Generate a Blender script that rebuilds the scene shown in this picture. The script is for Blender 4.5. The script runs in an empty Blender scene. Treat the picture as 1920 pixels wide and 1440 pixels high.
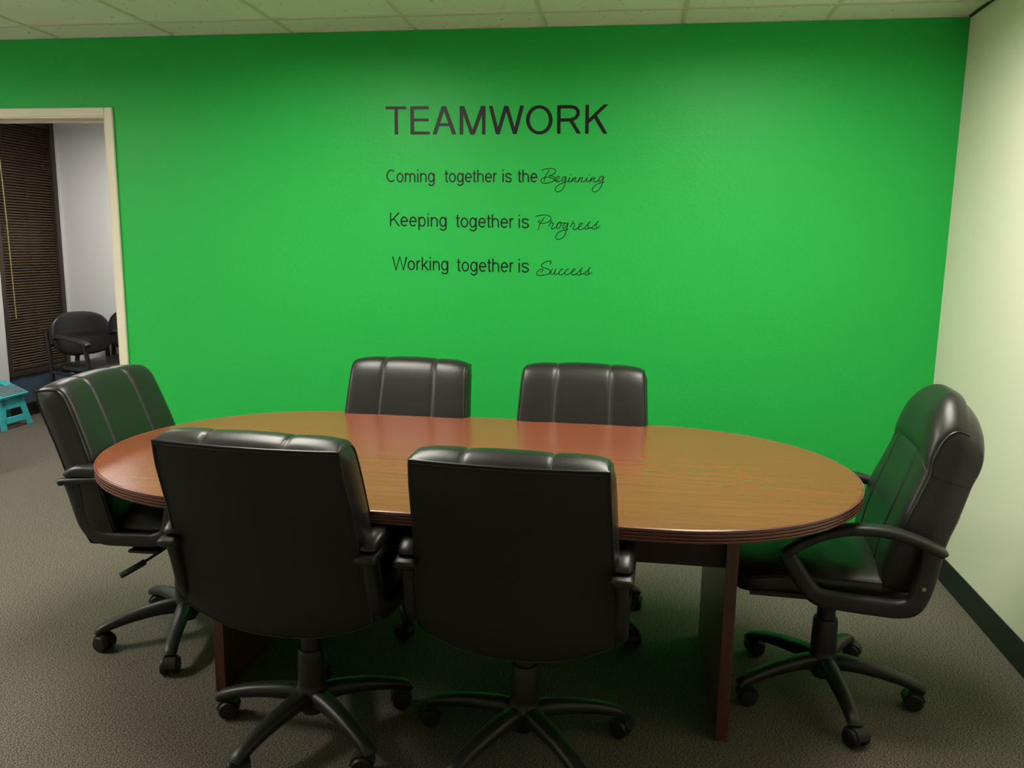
import bpy, bmesh, math, random
from mathutils import Vector, Matrix
from math import pi, sin, cos, radians
S = bpy.context.scene
COL = S.collection

# ---------------------------------------------------------------- camera
cd = bpy.data.cameras.new('camera'); cam = bpy.data.objects.new('camera', cd); COL.objects.link(cam)
YAW, PITCH, ROLL, FPX = 0.14568894, -0.16736148, 0.01493295, 1531.087
cy_, sy_, cp_, sp_ = cos(YAW), sin(YAW), cos(PITCH), sin(PITCH)
fw = Vector((-sy_*cp_, cy_*cp_, sp_)); rt = Vector((cy_, sy_, 0)); up = rt.cross(fw)
r2 = rt*cos(ROLL) + up*sin(ROLL); u2 = up*cos(ROLL) - rt*sin(ROLL)
m = Matrix((r2, u2, -fw)).transposed().to_4x4(); m.translation = Vector((0, -4.01392, 1.42457))
cam.matrix_world = m
cd.sensor_fit = 'HORIZONTAL'; cd.sensor_width = 36; cd.lens = 36*FPX/1920; cd.clip_start = .05
S.camera = cam
# ---------------------------------------------------------------- world and exposure
w = bpy.data.worlds.new('world'); S.world = w; w.use_nodes = True
w.node_tree.nodes['Background'].inputs[0].default_value = (.01, .012, .02, 1)
w.node_tree.nodes['Background'].inputs[1].default_value = .3
S.view_settings.view_transform = 'Standard'; S.view_settings.look = 'None'
S.view_settings.gamma = 1; S.view_settings.use_curve_mapping = False
S.view_settings.exposure = EXPO = 0.0
LIGHT_MAIN, LIGHT_NEXT = 21.0, 19.0

# ---------------------------------------------------------------- materials
def mat(name, col, rough=.5, spec=.5, metal=0, bump=None, var=None, emit=None, coat=0):
    """bump=(scale, strength, detail)  var=(scale, second colour, contrast lo, hi, stretch)"""
    M = bpy.data.materials.new(name); M.use_nodes = True
    nt = M.node_tree; N = nt.nodes; L = nt.links; b = N['Principled BSDF']
    b.inputs['Base Color'].default_value = (*col, 1); b.inputs['Roughness'].default_value = rough
    b.inputs['Specular IOR Level'].default_value = spec; b.inputs['Metallic'].default_value = metal
    b.inputs['Coat Weight'].default_value = coat
    tc = N.new('ShaderNodeTexCoord'); src = tc.outputs['Object']
    if var:
        sc, c2, lo, hi, st = var
        mp = N.new('ShaderNodeMapping'); mp.inputs['Scale'].default_value = st; L.new(src, mp.inputs[0])
        n = N.new('ShaderNodeTexNoise'); n.inputs['Scale'].default_value = sc; n.inputs['Detail'].default_value = 6
        n.inputs['Roughness'].default_value = .65
        L.new(mp.outputs[0], n.inputs['Vector'])
        r = N.new('ShaderNodeValToRGB'); r.color_ramp.elements[0].position = lo; r.color_ramp.elements[1].position = hi
        r.color_ramp.elements[0].color = (*col, 1); r.color_ramp.elements[1].color = (*c2, 1)
        L.new(n.outputs['Fac'], r.inputs[0]); L.new(r.outputs[0], b.inputs['Base Color'])
    if bump:
        sc, strn, det = bump[:3]
        n = N.new('ShaderNodeTexNoise'); n.inputs['Scale'].default_value = sc; n.inputs['Detail'].default_value = det
        L.new(src, n.inputs['Vector'])
        bp = N.new('ShaderNodeBump'); bp.inputs['Strength'].default_value = strn
        bp.inputs['Distance'].default_value = bump[3] if len(bump) > 3 else .002
        L.new(n.outputs['Fac'], bp.inputs['Height']); L.new(bp.outputs[0], b.inputs['Normal'])
    if emit:
        b.inputs['Emission Color'].default_value = (*emit[0], 1); b.inputs['Emission Strength'].default_value = emit[1]
    return M
ST1 = (1, 1, 1)
green = mat('green_paint', (.023, .46, .078), .45, .22, bump=(55, .30, 2, .004))
cream = mat('cream_paint', (.84, .82, .68), .6, .3, bump=(60, .15, 2, .003))
white_p = mat('white_paint', (.72, .72, .70), .6, .3)
trimm = mat('door_trim_paint', (.76, .70, .56), .4, .4)
black_rub = mat('black_rubber', (.012, .012, .012), .5, .4)
black_pl = mat('black_plastic', (.016, .016, .015), .42, .45, bump=(700, .12, 2, .0005))
leather = mat('black_leather', (.013, .013, .012), .36, .5, bump=(420, .22, 4, .0008))
leather_dull = mat('dull_black_leather', (.016, .016, .0145), .55, .35, bump=(420, .2, 4, .0008))
thread = mat('grey_thread', (.085, .082, .072), .6, .3)
chrome = mat('chrome', (.7, .7, .7), .2, .5, 1)
vinyl = mat('black_vinyl', (.008, .007, .006), .42, .25)
apron_m = mat('dark_board', (.028, .012, .009), .5, .4)
teal = mat('teal_plastic', (.055, .50, .52), .4, .5)
grey_tread = mat('grey_tread', (.19, .17, .18), .6, .3)
tan_cap = mat('tan_glare_plastic', (.34, .27, .17), .5, .4)  # tan colour paints the glare on one caster's end cap
brown_fr = mat('brown_window_frame', (.045, .030, .020), .45, .5)
slat_m = mat('brown_slats', (.085, .058, .033), .4, .5)
wand_m = mat('yellowed_plastic', (.30, .26, .10), .4, .5)
blue_p = mat('blue_grey_panel', (.055, .085, .13), .5, .4, var=(9, (.09, .13, .19), .4, .6, ST1))
gl = bpy.data.materials.new('window_glass'); gl.use_nodes = True
b_ = gl.node_tree.nodes['Principled BSDF']; b_.inputs['Base Color'].default_value = (.5, .45, .4, 1)
b_.inputs['Roughness'].default_value = .02; b_.inputs['Transmission Weight'].default_value = 1
diff = mat('lamp_diffuser', (.9, .9, .88), .5, emit=((1.0, .95, .84), LIGHT_MAIN))
diff3 = mat('lamp_diffuser_bright', (.9, .9, .88), .5, emit=((1.0, .95, .84), LIGHT_MAIN*2.0))
diff2 = mat('lamp_diffuser_cool', (.9, .9, .88), .5, emit=((1.0, .96, .92), LIGHT_NEXT))
white_metal = mat('white_metal', (.45, .45, .44), .4)

def carpet_mat():
    M = bpy.data.materials.new('heathered_carpet'); M.use_nodes = True
    nt = M.node_tree; N = nt.nodes; L = nt.links; b = N['Principled BSDF']
    b.inputs['Roughness'].default_value = .95; b.inputs['Specular IOR Level'].default_value = .1
    tc = N.new('ShaderNodeTexCoord')
    mp = N.new('ShaderNodeMapping'); mp.inputs['Scale'].default_value = (1, 2.2, 1); L.new(tc.outputs['Object'], mp.inputs[0])
    n = N.new('ShaderNodeTexNoise'); n.inputs['Scale'].default_value = 185; n.inputs['Detail'].default_value = 2; n.inputs['Roughness'].default_value = .8
    L.new(mp.outputs[0], n.inputs['Vector'])
    r = N.new('ShaderNodeValToRGB'); e = r.color_ramp.elements
    e[0].position = .40; e[0].color = (.030, .026, .021, 1); e[1].position = .60; e[1].color = (.29, .265, .21, 1)
    k = e.new(.50); k.color = (.098, .087, .070, 1)
    L.new(n.outputs['Fac'], r.inputs[0]); L.new(r.outputs[0], b.inputs['Base Color'])
    bp = N.new('ShaderNodeBump'); bp.inputs['Strength'].default_value = .25; bp.inputs['Distance'].default_value = .002
    return M
carpet = carpet_mat()

def wood_mat(name, c1, c2, c3, rough, coat=0, axis=(1, 14, 14)):
    M = bpy.data.materials.new(name); M.use_nodes = True
    nt = M.node_tree; N = nt.nodes; L = nt.links; b = N['Principled BSDF']
    b.inputs['Roughness'].default_value = rough; b.inputs['Specular IOR Level'].default_value = .7
    b.inputs['Coat Weight'].default_value = coat; b.inputs['Coat Roughness'].default_value = .25
    tc = N.new('ShaderNodeTexCoord')
    mp = N.new('ShaderNodeMapping'); mp.inputs['Scale'].default_value = axis; L.new(tc.outputs['Object'], mp.inputs[0])
    n = N.new('ShaderNodeTexNoise'); n.inputs['Scale'].default_value = 2.6; n.inputs['Detail'].default_value = 3.5
    n.inputs['Roughness'].default_value = .7; n.inputs['Distortion'].default_value = .5
    L.new(mp.outputs[0], n.inputs['Vector'])
    r = N.new('ShaderNodeValToRGB'); e = r.color_ramp.elements
    e[0].position = .30; e[0].color = (*c1, 1); e[1].position = .72; e[1].color = (*c3, 1); k = e.new(.5); k.color = (*c2, 1)
    L.new(n.outputs['Fac'], r.inputs[0]); L.new(r.outputs[0], b.inputs['Base Color'])
    return M
wood_top = wood_mat('cherry_laminate', (.170, .048, .023), (.200, .058, .027), (.232, .069, .031), .25, 0)
wood_top.node_tree.nodes['Principled BSDF'].inputs['IOR'].default_value = 1.42
wood_side = wood_mat('mahogany_laminate', (.055, .014, .010), (.085, .022, .015), (.12, .034, .022), .4, 0, (14, 14, 1))
edge_m = wood_mat('mahogany_edge', (.075, .018, .012), (.105, .026, .018), (.14, .038, .026), .26, 0, (2, 2, 10))
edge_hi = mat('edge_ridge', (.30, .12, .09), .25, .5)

def ceil_mat():
    M = bpy.data.materials.new('acoustic_tile'); M.use_nodes = True
    nt = M.node_tree; N = nt.nodes; L = nt.links; b = N['Principled BSDF']
    b.inputs['Roughness'].default_value = .9; b.inputs['Specular IOR Level'].default_value = .1
    tc = N.new('ShaderNodeTexCoord')
    v = N.new('ShaderNodeTexNoise'); v.inputs['Scale'].default_value = 38; v.inputs['Detail'].default_value = 2
    L.new(tc.outputs['Object'], v.inputs['Vector'])
    r = N.new('ShaderNodeValToRGB'); e = r.color_ramp.elements
    e[0].position = .26; e[0].color = (.30, .28, .20, 1); e[1].position = .31; e[1].color = (.88, .87, .77, 1)
    L.new(v.outputs['Fac'], r.inputs[0]); L.new(r.outputs[0], b.inputs['Base Color'])
    return M
tile_m = ceil_mat()
grid_m = mat('ceiling_grid_paint', (.70, .68, .58), .5, .4)

# ---------------------------------------------------------------- mesh helpers
class MB:
    def __init__(s): s.v = []; s.f = []
    def add(s, vs, fs):
        o = len(s.v); s.v += [tuple(v) for v in vs]; s.f += [tuple(i+o for i in f) for f in fs]
    def box(s, x0, x1, y0, y1, z0, z1):
        s.add([(x, y, z) for x in (x0, x1) for y in (y0, y1) for z in (z0, z1)],
              [(0, 1, 3, 2), (4, 6, 7, 5), (0, 4, 5, 1), (2, 3, 7, 6), (0, 2, 6, 4), (1, 5, 7, 3)])
    def grid(s, rows, closed_u=False, closed_v=False):
        n = len(rows); k = len(rows[0]); vs = [p for r in rows for p in r]; fs = []
        for i in range(n if closed_u else n-1):
            for j in range(k if closed_v else k-1):
                a, b2 = i, (i+1) % n; c, d = j, (j+1) % k
                fs.append((a*k+c, b2*k+c, b2*k+d, a*k+d))
        s.add(vs, fs)
    def tube(s, pts, r, n=10, r2=None, upv=None, square=2.0, caps=True, closed=False):
        """pts in 3-D; r, r2 half extents (number or list): r across, r2 along the up vector; square>2 is boxier"""
        P = [Vector(p) for p in pts]; N = len(P); rings = []
        for i in range(N):
            if closed: t = P[(i+1) % N]-P[i-1]
            else: t = P[min(i+1, N-1)]-P[max(i-1, 0)]
            t.normalize()
            u = Vector(upv) if upv else (Vector((0, 0, 1)) if abs(t.z) < .95 else Vector((1, 0, 0)))
            a = t.cross(u)
            if a.length < 1e-5: a = Vector((0, 1, 0))
            a.normalize(); b = a.cross(t).normalized()
            ra = r[i] if isinstance(r, (list, tuple)) else r
            rb = ra if r2 is None else (r2[i] if isinstance(r2, (list, tuple)) else r2)
            ring = []
            for k in range(n):
                th = 2*pi*(k+.5)/n; c, q = cos(th), sin(th)
                e = 2/square
                ring.append(P[i] + a*ra*math.copysign(abs(c)**e, c) + b*rb*math.copysign(abs(q)**e, q))
            rings.append(ring)
        s.grid(rings, closed_u=closed, closed_v=True)
        if caps and not closed:
            o = len(s.v)-N*n
            s.f.append(tuple(o+k for k in range(n))[::-1]); s.f.append(tuple(o+(N-1)*n+k for k in range(n)))
    def lathe(s, prof, cx=0, cy=0, n=28):
        rings = [[(cx+r*cos(2*pi*k/n), cy+r*sin(2*pi*k/n), z) for k in range(n)] for r, z in prof]
        s.grid(rings, closed_v=True)
        o = len(s.v)-len(prof)*n
        s.f.append(tuple(o+k for k in range(n))[::-1]); s.f.append(tuple(o+(len(prof)-1)*n+k for k in range(n)))
    def build(s, name, material, parent=None, bevel=0, smooth=True, angle=40, merge=False, seg=2):
        me = bpy.data.meshes.new(name); me.from_pydata(s.v, [], s.f); me.update()
        bm = bmesh.new(); bm.from_mesh(me)
        if merge: bmesh.ops.remove_doubles(bm, verts=bm.verts, dist=1e-5)
        bmesh.ops.recalc_face_normals(bm, faces=bm.faces); bm.to_mesh(me); bm.free()
        if smooth: me.shade_smooth(); me.set_sharp_from_angle(angle=radians(angle))
        me.materials.append(material)
        o = bpy.data.objects.new(name, me); COL.objects.link(o)
        if parent: o.parent = parent
        if bevel:
            md = o.modifiers.new('bevel', 'BEVEL'); md.width = bevel; md.segments = seg; md.limit_method = 'ANGLE'
            md.angle_limit = radians(35)
        return o
def tag(o, label, cat, group=None):
    o['label'] = label; o['category'] = cat
    if group: o['group'] = group
    return o
def thing(name, label, cat, loc=(0, 0, 0), rz=0, group=None):
    o = bpy.data.objects.new(name, None); COL.objects.link(o); o.location = loc; o.rotation_euler = (0, 0, rz)
    o.empty_display_size = .1
    return tag(o, label, cat, group)
def struct(o): o['kind'] = 'structure'; return o
def smooth_path(p, n=5):
    P = [Vector(a) for a in p]; P = [2*P[0]-P[1]]+P+[2*P[-1]-P[-2]]; o = []
    for i in range(1, len(P)-2):
        a, b, c, d = P[i-1:i+3]
        for k in range(n):
            t = k/n
            o.append(.5*((2*b)+(-a+c)*t+(2*a-5*b+4*c-d)*t*t+(-a+3*b-3*c+d)*t**3))
    o.append(P[-2]); return o

# ---------------------------------------------------------------- room shell
XL, YB, YR2, H = -4.85, -5.6, 2.45, 2.44        # outer left wall, wall behind the camera, far wall of next room, ceiling
DX0, DX1, DH = -3.80, -2.722, 2.050             # doorway
RX = lambda y: 1.401+.0192*y                     # right wall is very slightly out of square
WT = .13
mb = MB(); mb.box(XL-.2, 1.7, YB-.1, YR2+.2, -.08, 0)
struct(mb.build('floor', carpet, smooth=False))
mb = MB()   # green wall with its doorway
mb.box(DX1, RX(0)+.1, 0, WT, 0, H); mb.box(XL, DX0, 0, WT, 0, H); mb.box(DX0, DX1, 0, WT, DH, H)
struct(mb.build('wall_back', green, smooth=False))
mb = MB()   # white skin of the same wall on the next room's side
mb.box(DX1, 0.4, WT, WT+.012, 0, H); mb.box(XL, DX0, WT, WT+.012, 0, H); mb.box(DX0, DX1, WT, WT+.012, DH, H)
struct(mb.build('wall_back_reverse', white_p, smooth=False))
mb = MB()
y0, y1 = YB, WT
mb.add([(RX(y0), y0, 0), (RX(y1), y1, 0), (RX(y1)+.12, y1, 0), (RX(y0)+.12, y0, 0), (RX(y0), y0, H), (RX(y1), y1, H), (RX(y1)+.12, y1, H), (RX(y0)+.12, y0, H)],
       [(0, 1, 2, 3), (7, 6, 5, 4), (0, 4, 5, 1), (1, 5, 6, 2), (2, 6, 7, 3), (3, 7, 4, 0)])
struct(mb.build('wall_right', cream, smooth=False))
mb = MB(); mb.box(XL, 1.6, YB-.12, YB, 0, H); struct(mb.build('wall_front', cream, smooth=False))
WY0, WY1, WZ0 = 1.70, 2.42, .335                # window of the next room
mb = MB(); mb.box(XL-.14, XL, YB, WY0, 0, H); mb.box(XL-.14, XL, WY1, YR2, 0, H); mb.box(XL-.14, XL, WY0, WY1, 2.40, H)
struct(mb.build('wall_left', white_p, smooth=False))
mb = MB(); mb.box(XL-.14, XL-.012, WY0, WY1, 0, WZ0); struct(mb.build('wall_left_sill_panel', blue_p, smooth=False))
mb = MB(); mb.box(XL, .4, YR2, YR2+.12, 0, H); struct(mb.build('wall_far', white_p, smooth=False))
mb = MB(); mb.box(.4, .5, WT, YR2, 0, H); struct(mb.build('wall_side', white_p, smooth=False))
# baseboards
def rb(y): return RX(y)
mb = MB()
for ya, yb in ((YB, -.002),):
    prof = [(0, 0), (.016, 0), (.010, .012), (.008, .095), (.004, .102), (0, .102)]
    rows = [[(RX(y)-d-.0005, y, z+.0005) for d, z in prof] for y in (ya, yb)]
    mb.grid(rows, closed_v=True)
struct(mb.build('baseboard_right', black_rub, smooth=True))
mb = MB(); mb.box(DX1+.045, RX(0), -.011, 0, .001, .102); mb.box(XL, DX0-.045, -.011, 0, .001, .102)
struct(mb.build('baseboard_back', black_rub, bevel=.003, smooth=False))
mb = MB(); mb.box(XL, XL+.012, WT+.02, YR2, .001, .105); struct(mb.build('baseboard_left', black_rub, bevel=.003, smooth=False))
mb = MB(); mb.box(XL+.02, .4, YR2-.012, YR2, .001, .105); struct(mb.build('baseboard_far', black_rub, bevel=.003, smooth=False))
# ceiling: tile field, grid bars
X0, T = -2.325, .625
LIGHTS = [(-2.325+T*1, -1.49, 1), (-2.325+T*4, -1.49, 1), (-2.325+T*-3, -2.115, 1)]
mb = MB(); mb.box(XL-.1, 1.6, YB, WT, H, H+.05); struct(mb.build('ceiling', tile_m, smooth=False))
mb = MB(); mb.box(XL-.1, 1.6, WT, YR2+.1, H, H+.05); struct(mb.build('ceiling_next_room', white_p, smooth=False))
mb = MB()
for k in range(-4, 6):
    x = X0+T*k; mb.box(x-.009, x+.009, YB, 0, H-.005, H)
for j in range(0, 9):
    y = -.24-T*j; mb.box(XL, 1.41, y-.009, y+.009, H-.006, H)
struct(mb.build('trim_1', grid_m, smooth=False))
mb = MB(); mb.box(XL, 1.40, -.012, 0, H-.005, H); struct(mb.build('trim_2', grid_m, smooth=False))
mb = MB(); rows = [[(RX(y)-d, y, z) for d, z in ((0, H-.009), (.010, H-.009), (.010, H-.0005), (0, H-.0005))] for y in (YB, -.012)]  # dark strip drawn for the shadow gap between ceiling and right wall
mb.grid(rows, closed_v=True); struct(mb.build('shadow_gap_strip', black_rub, smooth=False))
# door frame (door_1): casing, jamb, stop
def door_frame():
    root = bpy.data.objects.new('door_1', None); COL.objects.link(root); struct(root)
    mb = MB(); c = .044
    for ya, yb in ((-.014, 0), (WT+.012, WT+.026)):
        mb.box(DX1, DX1+c, ya, yb, 0, DH+c); mb.box(DX0-c, DX0, ya, yb, 0, DH+c); mb.box(DX0, DX1, ya, yb, DH, DH+c)
    mb.build('casing', trimm, root, bevel=.004, smooth=False)
    mb = MB(); t = .018
    mb.box(DX1-t+.012, DX1+.001, -.010, WT+.020, 0, DH); mb.box(DX0-.001, DX0+t-.012, -.010, WT+.020, 0, DH); mb.box(DX0, DX1, -.010, WT+.020, DH-.006, DH+.001)
    mb.build('jamb', trimm, root, smooth=False)
    mb = MB(); mb.box(DX1-.018, DX1-.006, .055, .09, 0, DH-.006); mb.box(DX0+.006, DX0+.018, .055, .09, 0, DH-.006); mb.box(DX0+.006, DX1-.006, .055, .09, DH-.018, DH-.006)
    mb.build('door_stop', trimm, root, bevel=.002, smooth=False)
door_frame()
# window with brown frame and its blind
def window():
    root = bpy.data.objects.new('window_1', None); COL.objects.link(root); struct(root)
    mb = MB(); f = .045; x0, x1 = XL-.10, XL+.004
    mb.box(x0, x1, WY0, WY0+f, WZ0, 2.40); mb.box(x0, x1, WY1-f, WY1, WZ0, 2.40)
    mb.box(x0, x1, WY0+f, WY1-f, WZ0, WZ0+.04); mb.box(x0, x1, WY0+f, WY1-f, 2.36, 2.40)
    mb.build('window_frame', brown_fr, root, bevel=.004, smooth=False)
    mb = MB(); mb.box(XL-.085, XL-.079, WY0+f, WY1-f, WZ0+.04, 2.36); mb.build('window_pane', gl, root, smooth=False)
    bl = thing('venetian_blind', 'closed brown venetian blind hanging in the tall window of the next room', 'blind')
    a, b = WY0+f+.006, WY1-f-.006; xc = XL-.028
    mb = MB(); z = WZ0+.075; tilt = radians(42)
    while z < 2.31:
        rows = []
        for s_ in range(5):
            q = (s_-2)/2*.0125; bow = .0016*(1-(s_-2)**2/4)
            rows.append([(xc+q*cos(tilt)+bow*sin(tilt), y, z-q*sin(tilt)+bow*cos(tilt)) for y in (a, b)])
        rows2 = [[(p[0]-.0008, p[1], p[2]-.0004) for p in r] for r in rows]
        mb.grid(rows+rows2[::-1], closed_u=True)
        z += .0215
    mb.build('slats', slat_m, bl, angle=60)
    mb = MB(); mb.box(xc-.015, xc+.018, a, b, 2.32, 2.358); mb.build('headrail', brown_fr, bl, bevel=.002, smooth=False)
    mb = MB(); mb.box(xc-.012, xc+.014, a, b, WZ0+.045, WZ0+.062); mb.build('bottom_rail', brown_fr, bl, bevel=.003, smooth=False)
    for y in (a+.09, b-.09, (a+b)/2):
        mb = MB(); mb.tube([(xc+.016, y, WZ0+.05), (xc+.016, y, 2.33)], .0012, 6); mb.build('ladder_cord', brown_fr, bl)
    mb = MB(); mb.tube([(XL+.012, 1.772, 2.31), (XL+.022, 1.785, 1.6), (XL+.022, 1.80, .80)], .0045, 8); mb.build('wand', wand_m, bl)['label'] = 'yellowed clear tilt wand'
window()
# ceiling lights (outside the picture, they light the room)
def troffer(x, y, dm, label):
    t = thing('ceiling_light', label, 'light', (x+T/2, y, H), 0, 'fluorescent ceiling panels')
    mb = MB(); a, b = T/2-.012, T-.02
    mb.box(-a, -a+.02, -b, b, -.065, -.0002); mb.box(a-.02, a, -b, b, -.065, -.0002); mb.box(-a+.02, a-.02, -b, -b+.02, -.065, -.0002); mb.box(-a+.02, a-.02, b-.02, b, -.065, -.0002)  # unseen deep lip, shaped to keep light off the upper wall
    mb.build('frame', white_metal, t, smooth=False)
    mb = MB(); mb.box(-a+.02, a-.02, -b+.02, b-.02, -.006, -.001); mb.build('diffuser', dm, t, smooth=False)
LBL = ['fluorescent ceiling panel above the left half of the table', 'fluorescent ceiling panel above the right end of the table', 'fluorescent ceiling panel at the left side of the room',
       'fluorescent ceiling panel behind the camera, left', 'fluorescent ceiling panel behind the camera, right']
for i, ((x, y, k), l) in enumerate(zip(LIGHTS, LBL)): troffer(x, y, (diff, diff, diff3)[i], l)
troffer(-4.1, 1.15, diff2, 'fluorescent ceiling panel in the next room')

# ---------------------------------------------------------------- wall lettering
# strokes in millimetres on the wall: (x, height)
HEAD_QUADS=[[(-1232.0,2086.7),(-1128.6,2085.7),(-1128.7,2071.7),(-1232.1,2072.6)],[(-1187.5,2079.2),(-1170.3,2079.1),(-1170.0,1954.3),(-1187.3,1954.3)],[(-1108.1,2085.5),(-1090.3,2085.4),(-1089.6,1953.9),(-1107.5,1954.0)],[(-1099.2,2085.4),(-1015.9,2085.9),(-1015.9,2071.9),(-1099.3,2071.4)],[(-1098.8,2028.5),(-1017.4,2028.6),(-1017.4,2015.1),(-1098.9,2015.1)],[(-1098.5,1968.1),(-1010.7,1967.7),(-1010.7,1953.5),(-1098.6,1953.9)],[(-952.4,2085.3),(-932.8,2085.2),(-977.6,1953.4),(-997.4,1953.5)],[(-949.7,2085.3),(-930.1,2085.1),(-879.6,1952.9),(-899.3,1953.0)],[(-973.1,2005.9),(-902.5,2005.4),(-902.5,1992.7),(-973.1,1993.1)],[(-863.2,2084.5),(-846.4,2084.4),(-845.8,1952.8),(-862.7,1952.9)],[(-754.0,2084.1),(-737.3,2084.0),(-736.0,1952.3),(-752.8,1952.3)],[(-860.2,2084.5),(-841.4,2084.3),(-791.5,1952.5),(-810.3,1952.6)],[(-759.0,2084.2),(-740.3,2084.0),(-788.8,1952.5),(-807.6,1952.6)],[(-720.6,2083.8),(-702.6,2083.6),(-667.1,1953.2),(-685.2,1953.3)],[(-646.8,2083.7),(-629.0,2083.6),(-667.1,1953.2),(-685.2,1953.3)],[(-644.9,2083.7),(-627.0,2083.6),(-584.6,1953.5),(-602.5,1953.6)],[(-569.6,2084.3),(-551.8,2084.1),(-584.6,1953.5),(-602.5,1953.6)],[(-392.2,2083.8),(-375.9,2083.7),(-374.0,1953.7),(-390.3,1953.8)],[(-336.2,2016.7),(-316.7,2016.6),(-276.7,1953.9),(-296.2,1954.0)],[(-258.9,2085.0),(-242.8,2084.9),(-240.8,1953.7),(-256.9,1953.8)],[(-173.9,2085.5),(-152.1,2085.3),(-239.3,2002.4),(-261.3,2002.5)],[(-224.3,2035.8),(-203.7,2035.7),(-151.5,1953.3),(-172.1,1953.4)]]
HEAD_LETTERS=[([0,1],''),([2,3,4,5],''),([6,7,8],''),([9,10,11,12],''),([13,14,15,16],''),([],'O'),([17,18],'R'),([19,20,21],'')]
HEAD_O=[[(-413.1,2017.9),(-413.6,2007.4),(-415.7,1997.2),(-419.3,1987.5),(-424.3,1978.6),(-430.6,1970.6),(-438.0,1963.8),(-446.4,1958.3),(-455.6,1954.3),(-465.3,1951.8),(-475.2,1951.1),(-485.2,1951.9),(-495.0,1954.5),(-504.4,1958.6),(-513.1,1964.1),(-520.8,1971.1),(-527.5,1979.1),(-532.9,1988.2),(-536.9,1998.0),(-539.4,2008.3),(-540.4,2018.8),(-539.8,2029.3),(-537.7,2039.6),(-534.0,2049.2),(-528.9,2058.2),(-522.6,2066.1),(-515.1,2072.9),(-506.7,2078.3),(-497.5,2082.2),(-487.9,2084.5),(-478.0,2085.3),(-468.0,2084.4),(-458.3,2081.8),(-449.0,2077.7),(-440.4,2072.2),(-432.7,2065.3),(-426.1,2057.3),(-420.7,2048.3),(-416.7,2038.6),(-414.1,2028.4),(-413.1,2017.9)],[(-430.7,2018.0),(-431.1,2009.9),(-432.6,2002.0),(-435.2,1994.4),(-438.8,1987.5),(-443.4,1981.3),(-448.7,1976.0),(-454.8,1971.8),(-461.4,1968.7),(-468.4,1966.8),(-475.5,1966.2),(-482.8,1966.9),(-489.8,1968.8),(-496.6,1972.0),(-502.8,1976.3),(-508.4,1981.7),(-513.2,1987.9),(-517.2,1995.0),(-520.1,2002.5),(-521.9,2010.5),(-522.6,2018.7),(-522.2,2026.8),(-520.7,2034.8),(-518.0,2042.3),(-514.4,2049.2),(-509.8,2055.4),(-504.4,2060.6),(-498.4,2064.8),(-491.8,2067.9),(-484.8,2069.7),(-477.7,2070.3),(-470.5,2069.6),(-463.5,2067.6),(-456.8,2064.5),(-450.5,2060.2),(-445.0,2054.8),(-440.2,2048.6),(-436.3,2041.6),(-433.3,2034.1),(-431.5,2026.2),(-430.7,2018.0)]]
HEAD_R=[(-383.9,2076.9),(-325.5,2077.0),(-305.9,2071.2),(-293.9,2058.7),(-293.5,2041.3),(-303.4,2025.9),(-323.9,2017.3),(-382.4,2016.4)]
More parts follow.
